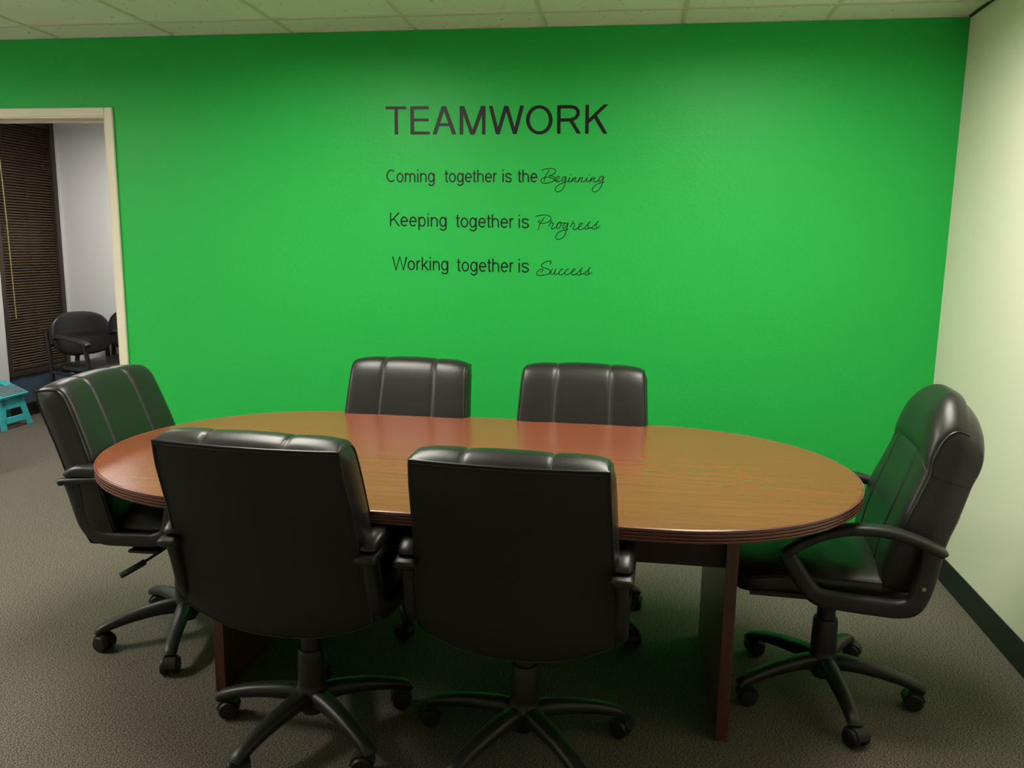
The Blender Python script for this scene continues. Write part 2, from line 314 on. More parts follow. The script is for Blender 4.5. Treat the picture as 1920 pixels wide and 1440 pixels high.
LINE_1=[[[(-1191.7,1776.9),(-1195.1,1780.5),(-1199.2,1783.1),(-1203.6,1784.5),(-1208.1,1784.8),(-1212.6,1783.7),(-1216.8,1781.5),(-1220.6,1778.2),(-1223.7,1773.9),(-1226.1,1768.9),(-1227.6,1763.4),(-1228.1,1757.6),(-1227.7,1751.8),(-1226.3,1746.2),(-1224.1,1741.2),(-1221.0,1737.0),(-1217.3,1733.7),(-1213.1,1731.4),(-1208.7,1730.4),(-1204.1,1730.6),(-1199.7,1732.1),(-1195.6,1734.7),(-1192.0,1738.4)],[(-1147.8,1749.2),(-1148.3,1754.8),(-1150.0,1760.0),(-1152.6,1764.3),(-1156.0,1767.4),(-1159.9,1768.9),(-1164.0,1768.9),(-1167.9,1767.3),(-1171.3,1764.2),(-1174.0,1759.9),(-1175.8,1754.8),(-1176.4,1749.1),(-1175.9,1743.5),(-1174.2,1738.3),(-1171.6,1734.0),(-1168.2,1730.9),(-1164.3,1729.3),(-1160.2,1729.4),(-1156.3,1731.0),(-1152.8,1734.1),(-1150.1,1738.4),(-1148.4,1743.6),(-1147.8,1749.2)],[(-1135.0,1727.2),(-1134.6,1771.2)],[(-1134.8,1754.7),(-1132.9,1761.5),(-1130.8,1764.5),(-1127.9,1766.8),(-1124.7,1768.0),(-1121.3,1768.1),(-1118.0,1767.0),(-1115.1,1764.9),(-1113.0,1761.9),(-1111.6,1758.3),(-1111.0,1753.0),(-1111.2,1727.3)],[(-1111.0,1754.8),(-1109.4,1761.5),(-1107.2,1764.6),(-1104.4,1766.8),(-1101.2,1768.1),(-1097.8,1768.1),(-1094.5,1767.0),(-1091.7,1764.9),(-1089.5,1761.9),(-1088.1,1758.3),(-1087.2,1753.0),(-1087.4,1727.4)],[(-1072.3,1727.4),(-1072.1,1771.3)],[(-1072.1,1781.1),(-1072.1,1788.4)],[(-1057.3,1727.5),(-1057.2,1771.4)],[(-1057.2,1754.9),(-1055.2,1761.0),(-1052.9,1764.3),(-1049.8,1766.7),(-1046.3,1768.1),(-1042.6,1768.3),(-1039.0,1767.4),(-1035.8,1765.3),(-1033.2,1762.4),(-1031.5,1758.8),(-1030.7,1752.0),(-1030.8,1727.6)],[(-991.6,1750.2),(-992.3,1756.4),(-994.1,1762.0),(-997.0,1766.4),(-1000.6,1769.3),(-1004.7,1770.2),(-1008.7,1769.3),(-1012.4,1766.4),(-1015.3,1762.0),(-1017.2,1756.4),(-1017.8,1750.2),(-1017.2,1744.0),(-1015.4,1738.4),(-1012.5,1733.9),(-1008.8,1731.1),(-1004.8,1730.1),(-1000.7,1731.1),(-997.0,1734.0),(-994.1,1738.4),(-992.3,1744.0),(-991.6,1750.2)],[(-990.3,1771.5),(-990.3,1726.5),(-990.4,1724.7),(-991.2,1721.2),(-993.0,1718.0),(-995.6,1715.4),(-998.8,1713.5),(-1002.4,1712.6),(-1006.2,1712.6),(-1009.8,1713.5),(-1013.0,1715.4),(-1015.6,1718.0),(-1017.3,1721.2)]],[[(-929.2,1783.7),(-929.1,1736.4),(-927.1,1731.0),(-919.8,1730.1)],[(-937.0,1768.7),(-919.8,1768.8)],[(-884.3,1749.7),(-884.8,1755.2),(-886.5,1760.3),(-889.1,1764.5),(-892.5,1767.5),(-896.3,1769.0),(-900.3,1769.0),(-904.1,1767.4),(-907.5,1764.4),(-910.1,1760.2),(-911.7,1755.1),(-912.3,1749.6),(-911.7,1744.1),(-910.0,1739.0),(-907.4,1734.8),(-904.0,1731.8),(-900.2,1730.2),(-896.2,1730.2),(-892.4,1731.8),(-889.0,1734.9),(-886.4,1739.1),(-884.8,1744.2),(-884.3,1749.7)],[(-846.7,1750.4),(-847.4,1756.5),(-849.3,1762.0),(-852.1,1766.3),(-855.8,1769.1),(-859.8,1770.1),(-863.7,1769.1),(-867.3,1766.3),(-870.2,1761.9),(-872.0,1756.4),(-872.6,1750.3),(-872.0,1744.2),(-870.1,1738.7),(-867.2,1734.3),(-863.6,1731.5),(-859.6,1730.6),(-855.6,1731.6),(-852.0,1734.4),(-849.2,1738.8),(-847.4,1744.3),(-846.7,1750.4)],[(-845.6,1771.3),(-845.3,1727.0),(-845.4,1725.3),(-846.2,1721.8),(-847.9,1718.7),(-850.5,1716.1),(-853.6,1714.3),(-857.2,1713.3),(-860.9,1713.3),(-864.5,1714.3),(-867.7,1716.1),(-870.2,1718.7),(-871.9,1721.8)],[(-832.3,1750.4),(-805.0,1750.5),(-804.8,1751.6),(-805.6,1756.8),(-807.5,1761.4),(-810.1,1765.3),(-813.4,1767.9),(-817.1,1769.2),(-820.9,1769.1),(-824.5,1767.6),(-827.7,1764.8),(-830.2,1760.8),(-831.9,1756.0),(-832.5,1750.8),(-832.2,1745.5),(-830.8,1740.5),(-828.5,1736.2),(-825.5,1732.9),(-822.0,1730.9),(-818.2,1730.3),(-814.5,1731.1),(-811.1,1733.4),(-808.2,1736.8)],[(-789.7,1783.9),(-789.4,1736.8),(-787.3,1731.4),(-780.1,1730.6)],[(-797.4,1769.0),(-780.4,1769.0)],[(-771.8,1728.5),(-772.3,1788.1)],[(-772.1,1755.4),(-770.1,1761.3),(-767.9,1764.5),(-765.0,1766.9),(-761.6,1768.2),(-758.0,1768.4),(-754.4,1767.5),(-751.2,1765.6),(-748.7,1762.7),(-746.9,1759.1),(-746.1,1752.4),(-745.9,1728.6)],[(-733.0,1750.7),(-705.9,1750.8),(-705.7,1751.9),(-706.6,1757.0),(-708.4,1761.7),(-711.1,1765.5),(-714.3,1768.1),(-718.0,1769.4),(-721.8,1769.3),(-725.3,1767.8),(-728.5,1765.0),(-731.0,1761.0),(-732.6,1756.3),(-733.3,1751.1),(-732.9,1745.8),(-731.5,1740.8),(-729.2,1736.5),(-726.2,1733.3),(-722.7,1731.3),(-719.0,1730.6),(-715.3,1731.5),(-711.9,1733.7),(-709.0,1737.1)],[(-692.8,1728.8),(-693.3,1771.6)],[(-693.1,1753.8),(-690.7,1764.5),(-685.6,1769.8),(-678.5,1768.1)]],[[(-647.3,1728.9),(-647.8,1771.7)],[(-647.9,1781.2),(-648.0,1788.3)],[(-608.4,1761.1),(-611.7,1767.6),(-621.0,1770.0),(-630.4,1768.2),(-633.9,1761.6),(-632.3,1755.7),(-626.0,1752.2),(-616.1,1749.2),(-609.3,1745.1),(-607.6,1739.2),(-611.2,1733.2),(-620.5,1730.8),(-630.4,1732.5),(-634.7,1740.3)]],[[(-568.5,1784.2),(-567.8,1737.5),(-565.6,1732.2),(-558.3,1731.3)],[(-576.1,1769.5),(-558.9,1769.5)],[(-549.9,1729.3),(-550.9,1788.4)],[(-550.3,1755.9),(-548.4,1761.8),(-546.2,1765.0),(-543.3,1767.3),(-539.8,1768.7),(-536.2,1768.9),(-532.6,1768.0),(-529.3,1766.0),(-526.7,1763.2),(-524.9,1759.6),(-524.0,1753.0),(-523.6,1729.4)],[(-510.7,1751.3),(-483.2,1751.4),(-483.1,1752.4),(-484.0,1757.6),(-485.9,1762.2),(-488.6,1765.9),(-492.0,1768.6),(-495.7,1769.9),(-499.5,1769.8),(-503.1,1768.3),(-506.3,1765.5),(-508.8,1761.5),(-510.4,1756.8),(-511.0,1751.7),(-510.6,1746.4),(-509.1,1741.5),(-506.8,1737.2),(-503.7,1734.0),(-500.1,1732.0),(-496.3,1731.4),(-492.6,1732.2),(-489.2,1734.4),(-486.3,1737.8)]]]
LINE_2=[[[(-1212.9,1513.9),(-1212.2,1579.5)],[(-1169.1,1579.3),(-1211.5,1537.5)],[(-1197.7,1551.9),(-1167.3,1513.7)],[(-1158.3,1538.0),(-1127.1,1537.9),(-1126.8,1539.1),(-1127.7,1544.8),(-1129.8,1549.9),(-1132.7,1554.1),(-1136.5,1557.1),(-1140.6,1558.5),(-1145.0,1558.5),(-1149.1,1556.8),(-1152.8,1553.7),(-1155.7,1549.4),(-1157.7,1544.1),(-1158.6,1538.4),(-1158.2,1532.6),(-1156.7,1527.1),(-1154.2,1522.4),(-1150.8,1518.8),(-1146.8,1516.5),(-1142.5,1515.8),(-1138.2,1516.7),(-1134.3,1519.1),(-1130.9,1522.9)],[(-1112.9,1537.8),(-1081.8,1537.7),(-1081.6,1538.9),(-1082.5,1544.6),(-1084.5,1549.7),(-1087.5,1553.9),(-1091.2,1556.9),(-1095.4,1558.3),(-1099.7,1558.3),(-1103.8,1556.6),(-1107.5,1553.5),(-1110.4,1549.2),(-1112.4,1544.0),(-1113.2,1538.2),(-1112.9,1532.4),(-1111.4,1527.0),(-1108.8,1522.3),(-1105.5,1518.7),(-1101.5,1516.4),(-1097.2,1515.7),(-1092.9,1516.6),(-1089.0,1519.0),(-1085.7,1522.8)],[(-1067.3,1495.1),(-1067.1,1560.5)],[(-1036.1,1536.9),(-1036.8,1543.6),(-1039.0,1549.6),(-1042.3,1554.4),(-1046.6,1557.4),(-1051.3,1558.5),(-1056.0,1557.5),(-1060.2,1554.4),(-1063.6,1549.7),(-1065.8,1543.7),(-1066.6,1537.0),(-1065.9,1530.3),(-1063.7,1524.3),(-1060.4,1519.5),(-1056.1,1516.5),(-1051.4,1515.4),(-1046.7,1516.4),(-1042.5,1519.5),(-1039.1,1524.2),(-1036.9,1530.3),(-1036.1,1536.9)],[(-1020.7,1513.3),(-1020.6,1560.3)],[(-1020.6,1570.7),(-1020.5,1578.5)],[(-1004.0,1513.3),(-1004.0,1560.3)],[(-1004.0,1542.7),(-1001.7,1549.2),(-999.2,1552.6),(-995.8,1555.2),(-991.9,1556.6),(-987.8,1556.9),(-983.8,1555.8),(-980.2,1553.7),(-977.4,1550.5),(-975.4,1546.6),(-974.6,1539.3),(-974.6,1513.2)],[(-931.3,1537.2),(-932.0,1543.8),(-934.0,1549.8),(-937.3,1554.6),(-941.3,1557.6),(-945.8,1558.7),(-950.3,1557.7),(-954.3,1554.6),(-957.5,1549.9),(-959.6,1543.9),(-960.3,1537.3),(-959.6,1530.6),(-957.5,1524.6),(-954.3,1519.9),(-950.3,1516.8),(-945.8,1515.7),(-941.3,1516.8),(-937.2,1519.8),(-934.0,1524.6),(-932.0,1530.6),(-931.3,1537.2)],[(-929.8,1559.9),(-929.8,1511.8),(-929.8,1509.9),(-930.7,1506.1),(-932.7,1502.7),(-935.6,1499.9),(-939.1,1497.9),(-943.2,1496.9),(-947.3,1497.0),(-951.3,1498.0),(-954.9,1500.0),(-957.7,1502.9),(-959.7,1506.3)]],[[(-872.0,1572.6),(-871.8,1521.3),(-869.4,1515.5),(-861.3,1514.5)],[(-880.6,1556.4),(-861.5,1556.3)],[(-821.9,1535.5),(-822.6,1541.4),(-824.5,1546.9),(-827.4,1551.5),(-831.1,1554.8),(-835.4,1556.5),(-839.8,1556.5),(-844.0,1554.8),(-847.8,1551.6),(-850.6,1547.0),(-852.5,1541.5),(-853.1,1535.6),(-852.4,1529.6),(-850.5,1524.1),(-847.6,1519.5),(-843.9,1516.2),(-839.6,1514.5),(-835.2,1514.5),(-830.9,1516.2),(-827.2,1519.4),(-824.3,1524.0),(-822.5,1529.5),(-821.9,1535.5)],[(-780.3,1536.0),(-781.0,1542.6),(-783.1,1548.5),(-786.3,1553.3),(-790.3,1556.3),(-794.8,1557.4),(-799.2,1556.3),(-803.2,1553.3),(-806.3,1548.6),(-808.3,1542.7),(-809.0,1536.1),(-808.3,1529.5),(-806.2,1523.5),(-803.0,1518.7),(-798.9,1515.7),(-794.5,1514.6),(-790.1,1515.7),(-786.1,1518.7),(-782.9,1523.4),(-780.9,1529.4),(-780.3,1536.0)],[(-779.0,1558.6),(-778.7,1510.7),(-778.7,1508.8),(-779.6,1505.1),(-781.5,1501.7),(-784.3,1498.9),(-787.8,1496.9),(-791.8,1495.9),(-795.9,1496.0),(-799.9,1497.0),(-803.4,1499.0),(-806.2,1501.8),(-808.2,1505.2)],[(-764.2,1535.9),(-733.9,1535.8),(-733.7,1537.0),(-734.7,1542.6),(-736.7,1547.7),(-739.7,1551.8),(-743.3,1554.7),(-747.4,1556.2),(-751.6,1556.1),(-755.6,1554.5),(-759.2,1551.4),(-761.9,1547.1),(-763.8,1542.0),(-764.5,1536.3),(-764.1,1530.6),(-762.6,1525.2),(-760.0,1520.5),(-756.7,1517.0),(-752.8,1514.8),(-748.6,1514.1),(-744.4,1515.0),(-740.6,1517.3),(-737.4,1521.1)],[(-717.1,1571.9),(-716.6,1520.9),(-714.2,1515.1),(-706.2,1514.1)],[(-725.5,1555.8),(-706.7,1555.7)],[(-697.1,1511.8),(-697.8,1576.3)],[(-697.4,1540.9),(-695.3,1547.3),(-692.8,1550.8),(-689.6,1553.3),(-685.8,1554.7),(-681.8,1554.9),(-677.8,1553.9),(-674.3,1551.8),(-671.5,1548.7),(-669.5,1544.8),(-668.6,1537.6),(-668.3,1511.8)],[(-654.0,1535.6),(-623.9,1535.5),(-623.7,1536.7),(-624.7,1542.3),(-626.8,1547.3),(-629.7,1551.4),(-633.4,1554.3),(-637.4,1555.8),(-641.6,1555.7),(-645.6,1554.1),(-649.1,1551.0),(-651.8,1546.8),(-653.6,1541.6),(-654.3,1536.0),(-653.9,1530.3),(-652.3,1524.9),(-649.8,1520.3),(-646.5,1516.7),(-642.6,1514.5),(-638.4,1513.8),(-634.3,1514.7),(-630.5,1517.1),(-627.4,1520.8)],[(-609.4,1511.6),(-610.1,1558.0)],[(-609.8,1538.7),(-607.1,1550.2),(-601.6,1556.0),(-593.6,1554.0)]],[[(-564.9,1511.8),(-565.6,1558.1)],[(-565.8,1568.3),(-565.9,1576.0)],[(-520.8,1546.4),(-524.5,1553.5),(-535.1,1556.1),(-545.7,1554.2),(-549.8,1547.1),(-547.9,1540.7),(-540.7,1536.9),(-529.4,1533.6),(-521.7,1529.1),(-519.8,1522.7),(-523.8,1516.3),(-534.4,1513.7),(-545.7,1515.7),(-550.6,1524.0)]]]
LINE_3=[[[(-1203.2,1363.3),(-1187.0,1298.0),(-1167.4,1363.5),(-1148.8,1298.3),(-1131.6,1363.7)],[(-1091.9,1322.2),(-1092.5,1328.2),(-1094.3,1333.7),(-1097.2,1338.3),(-1100.9,1341.5),(-1105.1,1343.2),(-1109.5,1343.2),(-1113.8,1341.5),(-1117.5,1338.2),(-1120.4,1333.6),(-1122.3,1328.0),(-1123.0,1322.0),(-1122.4,1316.0),(-1120.6,1310.5),(-1117.7,1305.9),(-1114.0,1302.6),(-1109.8,1300.9),(-1105.4,1301.0),(-1101.1,1302.7),(-1097.4,1306.0),(-1094.4,1310.6),(-1092.6,1316.2),(-1091.9,1322.2)],[(-1077.9,1298.8),(-1077.7,1345.7)],[(-1077.8,1326.2),(-1074.9,1337.9),(-1069.1,1343.8),(-1061.1,1341.9)],[(-1051.0,1299.0),(-1050.7,1364.1)],[(-1023.9,1346.0),(-1049.7,1317.2)],[(-1042.3,1326.4),(-1021.2,1299.2)],[(-1010.0,1299.3),(-1009.9,1346.1)],[(-1009.9,1356.5),(-1009.9,1364.3)],[(-993.7,1299.4),(-993.6,1346.2)],[(-993.7,1328.7),(-991.5,1335.2),(-989.0,1338.6),(-985.7,1341.2),(-981.9,1342.7),(-977.9,1343.0),(-973.9,1342.0),(-970.4,1339.8),(-967.6,1336.7),(-965.7,1332.8),(-964.9,1325.6),(-964.9,1299.6)],[(-922.5,1323.9),(-923.2,1330.5),(-925.2,1336.4),(-928.4,1341.2),(-932.3,1344.2),(-936.7,1345.2),(-941.1,1344.1),(-945.1,1341.1),(-948.2,1336.3),(-950.2,1330.3),(-950.9,1323.7),(-950.2,1317.1),(-948.2,1311.1),(-945.0,1306.4),(-941.1,1303.4),(-936.7,1302.4),(-932.3,1303.5),(-928.3,1306.5),(-925.2,1311.3),(-923.2,1317.3),(-922.5,1323.9)],[(-921.1,1346.6),(-921.0,1298.6),(-921.1,1296.7),(-922.0,1292.9),(-923.9,1289.5),(-926.7,1286.7),(-930.2,1284.7),(-934.1,1283.7),(-938.2,1283.7),(-942.1,1284.7),(-945.6,1286.6),(-948.4,1289.4),(-950.3,1292.8)]],[[(-865.8,1358.1),(-865.6,1306.0),(-863.3,1300.0),(-855.3,1299.1)],[(-874.3,1341.6),(-855.5,1341.7)],[(-816.3,1320.7),(-817.0,1326.8),(-818.8,1332.4),(-821.7,1337.0),(-825.4,1340.3),(-829.6,1342.0),(-834.0,1342.0),(-838.2,1340.2),(-841.9,1336.9),(-844.7,1332.3),(-846.5,1326.7),(-847.1,1320.6),(-846.5,1314.5),(-844.6,1308.9),(-841.7,1304.3),(-838.0,1301.0),(-833.8,1299.3),(-829.4,1299.3),(-825.2,1301.0),(-821.5,1304.4),(-818.7,1309.0),(-816.9,1314.6),(-816.3,1320.7)],[(-775.1,1321.6),(-775.8,1328.3),(-777.9,1334.3),(-781.1,1339.1),(-785.1,1342.2),(-789.4,1343.2),(-793.8,1342.1),(-797.8,1339.0),(-800.9,1334.2),(-802.9,1328.2),(-803.5,1321.4),(-802.8,1314.7),(-800.7,1308.7),(-797.5,1303.8),(-793.5,1300.8),(-789.1,1299.7),(-784.8,1300.8),(-780.8,1303.9),(-777.7,1308.8),(-775.7,1314.8),(-775.1,1321.6)],[(-773.8,1344.6),(-773.5,1295.9),(-773.5,1293.9),(-774.4,1290.1),(-776.3,1286.6),(-779.1,1283.8),(-782.5,1281.8),(-786.5,1280.7),(-790.5,1280.7),(-794.5,1281.8),(-798.0,1283.8),(-800.8,1286.6),(-802.7,1290.1)],[(-759.2,1321.6),(-729.2,1321.8),(-728.9,1323.0),(-729.9,1328.7),(-732.0,1333.8),(-734.9,1338.0),(-738.5,1340.9),(-742.6,1342.4),(-746.7,1342.3),(-750.7,1340.6),(-754.2,1337.4),(-756.9,1333.0),(-758.7,1327.8),(-759.5,1322.0),(-759.1,1316.2),(-757.5,1310.7),(-755.0,1306.0),(-751.7,1302.4),(-747.8,1300.2),(-743.7,1299.5),(-739.6,1300.4),(-735.8,1302.9),(-732.7,1306.7)],[(-712.6,1358.6),(-712.0,1306.7),(-709.7,1300.8),(-701.8,1299.8)],[(-720.9,1342.1),(-702.2,1342.2)],[(-692.7,1297.6),(-693.4,1363.2)],[(-693.0,1327.2),(-690.9,1333.7),(-688.5,1337.2),(-685.3,1339.8),(-681.6,1341.3),(-677.6,1341.6),(-673.7,1340.6),(-670.2,1338.4),(-667.4,1335.3),(-665.5,1331.3),(-664.5,1324.0),(-664.2,1297.7)],[(-650.1,1322.1),(-620.3,1322.2),(-620.1,1323.4),(-621.1,1329.1),(-623.2,1334.2),(-626.1,1338.4),(-629.7,1341.3),(-633.7,1342.8),(-637.8,1342.6),(-641.8,1341.0),(-645.2,1337.8),(-647.9,1333.5),(-649.7,1328.2),(-650.4,1322.5),(-650.0,1316.7),(-648.4,1311.2),(-645.9,1306.5),(-642.6,1302.9),(-638.8,1300.7),(-634.7,1300.1),(-630.6,1301.0),(-626.8,1303.4),(-623.7,1307.2)],[(-605.9,1298.0),(-606.6,1345.2)],[(-606.3,1325.6),(-603.7,1337.3),(-598.2,1343.2),(-590.3,1341.3)]],[[(-561.4,1297.9),(-562.1,1345.0)],[(-562.3,1355.4),(-562.4,1363.2)],[(-516.9,1333.5),(-520.6,1340.6),(-531.4,1343.2),(-542.1,1341.2),(-546.1,1334.0),(-544.2,1327.4),(-537.0,1323.6),(-525.6,1320.4),(-517.8,1315.8),(-515.9,1309.3),(-519.9,1302.8),(-530.6,1300.1),(-542.0,1302.0),(-546.9,1310.4)]]]
SCRIPT_1=[[(-422.6,1786.5),(-425.1,1783.4),(-427.6,1780.5),(-430.1,1777.4),(-432.6,1773.7),(-435.1,1769.3),(-437.8,1764.2),(-440.3,1759.0),(-442.4,1753.8),(-444.2,1748.8),(-445.6,1743.8),(-446.8,1738.9),(-448.2,1733.9)],[(-459.5,1783.6),(-456.7,1785.4),(-453.9,1787.2),(-451.0,1789.0),(-447.3,1790.4),(-442.8,1791.5),(-437.6,1792.5),(-432.2,1793.2),(-426.9,1793.6),(-421.5,1793.8),(-416.1,1793.9),(-410.9,1793.6),(-406.3,1792.8),(-402.3,1791.6),(-398.8,1789.8),(-395.9,1787.8),(-393.9,1785.7),(-392.9,1783.4),(-392.7,1780.9),(-393.3,1778.3),(-394.5,1775.8),(-396.4,1773.2),(-399.0,1770.6),(-402.1,1768.0),(-405.7,1765.8),(-410.6,1764.0),(-416.6,1762.3),(-421.7,1761.0),(-424.1,1759.8),(-422.3,1759.2),(-417.7,1759.0),(-412.2,1758.7),(-407.6,1757.9),(-403.8,1756.4),(-400.1,1754.5),(-397.0,1752.4),(-395.1,1750.0),(-394.6,1747.2),(-395.2,1744.0),(-396.7,1740.9),(-398.9,1738.0),(-401.9,1735.5),(-405.9,1733.1),(-410.3,1731.0),(-415.1,1729.2),(-420.4,1727.7),(-426.3,1726.5),(-432.2,1725.6),(-437.7,1725.1),(-442.9,1725.0),(-448.0,1725.1),(-452.6,1725.7),(-456.3,1726.7),(-458.9,1728.1),(-460.8,1730.1),(-462.0,1732.3),(-462.6,1734.6),(-462.7,1737.1),(-462.3,1739.9),(-461.2,1742.6),(-459.5,1745.0),(-457.2,1747.1),(-454.1,1749.0),(-450.5,1750.6),(-446.5,1751.8),(-441.8,1752.6),(-436.6,1753.0),(-431.1,1753.0),(-425.9,1752.7),(-421.0,1751.8),(-416.1,1750.6),(-411.4,1749.0),(-407.3,1747.1),(-403.9,1744.6),(-401.1,1741.6),(-398.5,1738.7),(-396.0,1736.8),(-393.6,1736.0),(-391.3,1735.9),(-389.1,1736.6),(-386.6,1738.1),(-383.5,1740.8),(-379.9,1744.7),(-376.7,1748.8),(-374.6,1752.0),(-374.1,1754.2),(-374.6,1756.0),(-375.7,1757.2),(-376.8,1758.0),(-378.0,1758.3),(-379.5,1758.1),(-381.2,1757.3),(-382.9,1756.0),(-385.0,1753.6),(-387.4,1750.5),(-389.5,1747.1),(-390.8,1744.0),(-391.1,1741.2),(-390.7,1738.5),(-389.8,1736.0),(-388.6,1734.1),(-387.0,1732.6),(-385.1,1731.6),(-382.8,1731.2),(-380.3,1731.3),(-377.4,1732.3),(-374.1,1734.1),(-370.7,1736.2),(-367.3,1738.1)],[(-344.9,1756.8),(-347.9,1756.1),(-350.9,1755.4),(-353.8,1754.5),(-356.2,1752.9),(-358.3,1750.1),(-360.1,1746.6),(-361.4,1743.0),(-362.1,1740.1),(-362.0,1737.9),(-361.2,1736.1),(-360.0,1734.8),(-358.6,1734.2),(-357.0,1734.2),(-355.1,1734.8),(-353.1,1736.1),(-351.0,1738.2),(-348.8,1741.3),(-346.5,1745.4),(-344.2,1749.8),(-342.0,1754.1)],[(-341.2,1758.0),(-342.1,1753.2),(-343.0,1748.4),(-343.9,1743.4),(-344.8,1738.2),(-345.7,1732.4),(-346.6,1726.1),(-347.6,1720.0),(-349.1,1714.3),(-351.0,1709.2),(-353.3,1704.5),(-355.9,1700.2),(-358.9,1696.3),(-362.6,1692.8),(-366.8,1689.7),(-371.1,1687.2),(-375.1,1685.5),(-378.8,1684.6),(-382.4,1684.5),(-385.6,1685.1),(-388.2,1686.2),(-390.2,1687.9),(-391.6,1690.4),(-392.5,1693.2),(-392.6,1696.2),(-392.0,1699.4),(-390.7,1703.0),(-388.7,1706.7),(-385.9,1710.2),(-382.2,1713.4),(-377.7,1716.6),(-372.7,1719.6),(-367.8,1722.2),(-362.7,1724.4),(-357.5,1726.2),(-352.3,1727.9),(-347.5,1729.4),(-342.9,1730.7),(-338.5,1731.6),(-334.5,1732.9),(-331.2,1735.1),(-328.7,1739.2),(-326.6,1744.8),(-325.3,1749.8),(-324.8,1752.1),(-325.6,1750.7),(-327.4,1746.7),(-329.4,1741.9),(-330.5,1738.2),(-330.5,1735.9),(-329.9,1733.9),(-328.7,1732.5),(-327.1,1731.9),(-324.8,1732.0),(-321.8,1732.7),(-318.6,1734.1),(-315.8,1736.3),(-313.3,1739.5),(-311.0,1743.5),(-308.7,1747.9),(-306.4,1752.2)],[(-321.5,1766.0),(-317.3,1764.0)],[(-306.4,1753.0),(-314.8,1731.5)],[(-314.8,1731.5),(-311.2,1736.6),(-307.5,1741.9),(-304.0,1746.7),(-301.1,1750.2),(-298.8,1752.1),(-297.1,1752.9),(-295.8,1752.8),(-295.0,1752.2),(-294.9,1751.0),(-295.3,1749.0),(-296.1,1746.6),(-296.8,1744.3),(-297.7,1741.8),(-298.8,1739.0),(-299.6,1736.4),(-299.8,1734.4),(-299.1,1732.9),(-297.9,1732.0),(-296.2,1731.4),(-294.4,1731.2),(-292.5,1731.2),(-290.2,1731.5),(-287.9,1732.4),(-285.5,1734.4),(-283.2,1737.8),(-280.8,1742.4),(-278.3,1747.5),(-275.9,1752.3)],[(-275.9,1753.1),(-284.2,1731.6)],[(-284.2,1731.6),(-280.7,1736.7),(-277.0,1742.0),(-273.5,1746.8),(-270.5,1750.3),(-268.0,1752.2),(-265.9,1753.0),(-264.3,1752.9),(-263.3,1752.3),(-263.1,1751.1),(-263.7,1749.1),(-264.6,1746.7),(-265.5,1744.4),(-266.4,1741.9),(-267.6,1739.1),(-268.6,1736.5),(-268.9,1734.5),(-268.3,1733.0),(-267.3,1732.0),(-265.7,1731.4),(-263.9,1731.3),(-261.7,1731.5),(-259.0,1732.0),(-256.1,1733.2),(-253.0,1735.3),(-249.8,1738.7),(-246.4,1743.0),(-242.8,1747.8),(-239.3,1752.4)],[(-239.4,1753.2),(-241.0,1749.3),(-242.7,1745.3),(-244.2,1741.6),(-245.0,1738.5),(-245.0,1736.1),(-244.3,1734.2),(-243.2,1732.8),(-241.6,1732.2),(-239.3,1732.2),(-236.4,1732.8),(-233.3,1734.1),(-230.3,1736.2),(-227.5,1739.4),(-224.7,1743.5),(-221.9,1748.1),(-219.1,1752.4)],[(-233.7,1766.2),(-229.6,1764.2)],[(-219.1,1753.2),(-226.1,1731.8)],[(-226.1,1731.8),(-222.4,1737.1),(-218.5,1742.7),(-214.8,1747.7),(-211.7,1751.3),(-209.3,1753.1),(-207.3,1753.6),(-205.8,1753.3),(-204.9,1752.5),(-204.9,1750.9),(-205.5,1748.6),(-206.5,1745.9),(-207.5,1743.4),(-208.4,1740.9),(-209.6,1738.2),(-210.6,1735.8),(-210.8,1733.9),(-210.2,1732.6),(-209.0,1731.8),(-207.3,1731.4),(-205.1,1731.5),(-202.0,1732.1),(-198.3,1733.2),(-194.4,1734.8),(-191.1,1736.7),(-188.3,1739.2),(-185.9,1742.2),(-183.7,1745.5),(-181.3,1748.6)],[(-166.7,1758.5),(-170.1,1757.7),(-173.5,1757.1),(-176.8,1756.2),(-179.5,1754.5),(-181.8,1751.6),(-183.7,1747.8),(-185.1,1743.9),(-185.9,1740.7),(-186.0,1738.2),(-185.4,1736.2),(-184.3,1734.7),(-182.9,1734.0),(-181.1,1734.0),(-178.8,1734.8),(-176.3,1736.4),(-173.7,1738.7),(-171.2,1742.3),(-168.5,1746.8),(-165.7,1751.8),(-163.0,1756.5)],[(-161.5,1759.3),(-162.8,1753.6),(-164.2,1748.0),(-165.5,1742.4),(-166.8,1736.8),(-168.0,1731.2),(-169.1,1725.7),(-170.4,1720.3),(-172.2,1715.0),(-174.5,1709.7),(-177.4,1704.3),(-180.5,1699.3),(-183.7,1695.2),(-187.0,1691.9),(-190.5,1689.3),(-194.0,1687.3),(-197.5,1686.0),(-201.1,1685.3),(-204.8,1685.3),(-208.3,1686.0),(-211.0,1687.1),(-213.0,1688.9),(-214.5,1691.3),(-215.3,1694.0),(-215.3,1697.0),(-214.5,1700.3),(-212.8,1703.9),(-210.5,1707.5),(-207.6,1710.9),(-204.1,1714.0),(-199.8,1716.9),(-195.1,1719.7),(-190.6,1722.1),(-186.0,1724.2),(-181.3,1726.0),(-176.8,1727.6),(-172.6,1728.9),(-169.0,1729.7),(-165.9,1730.2),(-162.9,1730.5),(-159.8,1730.9)]]
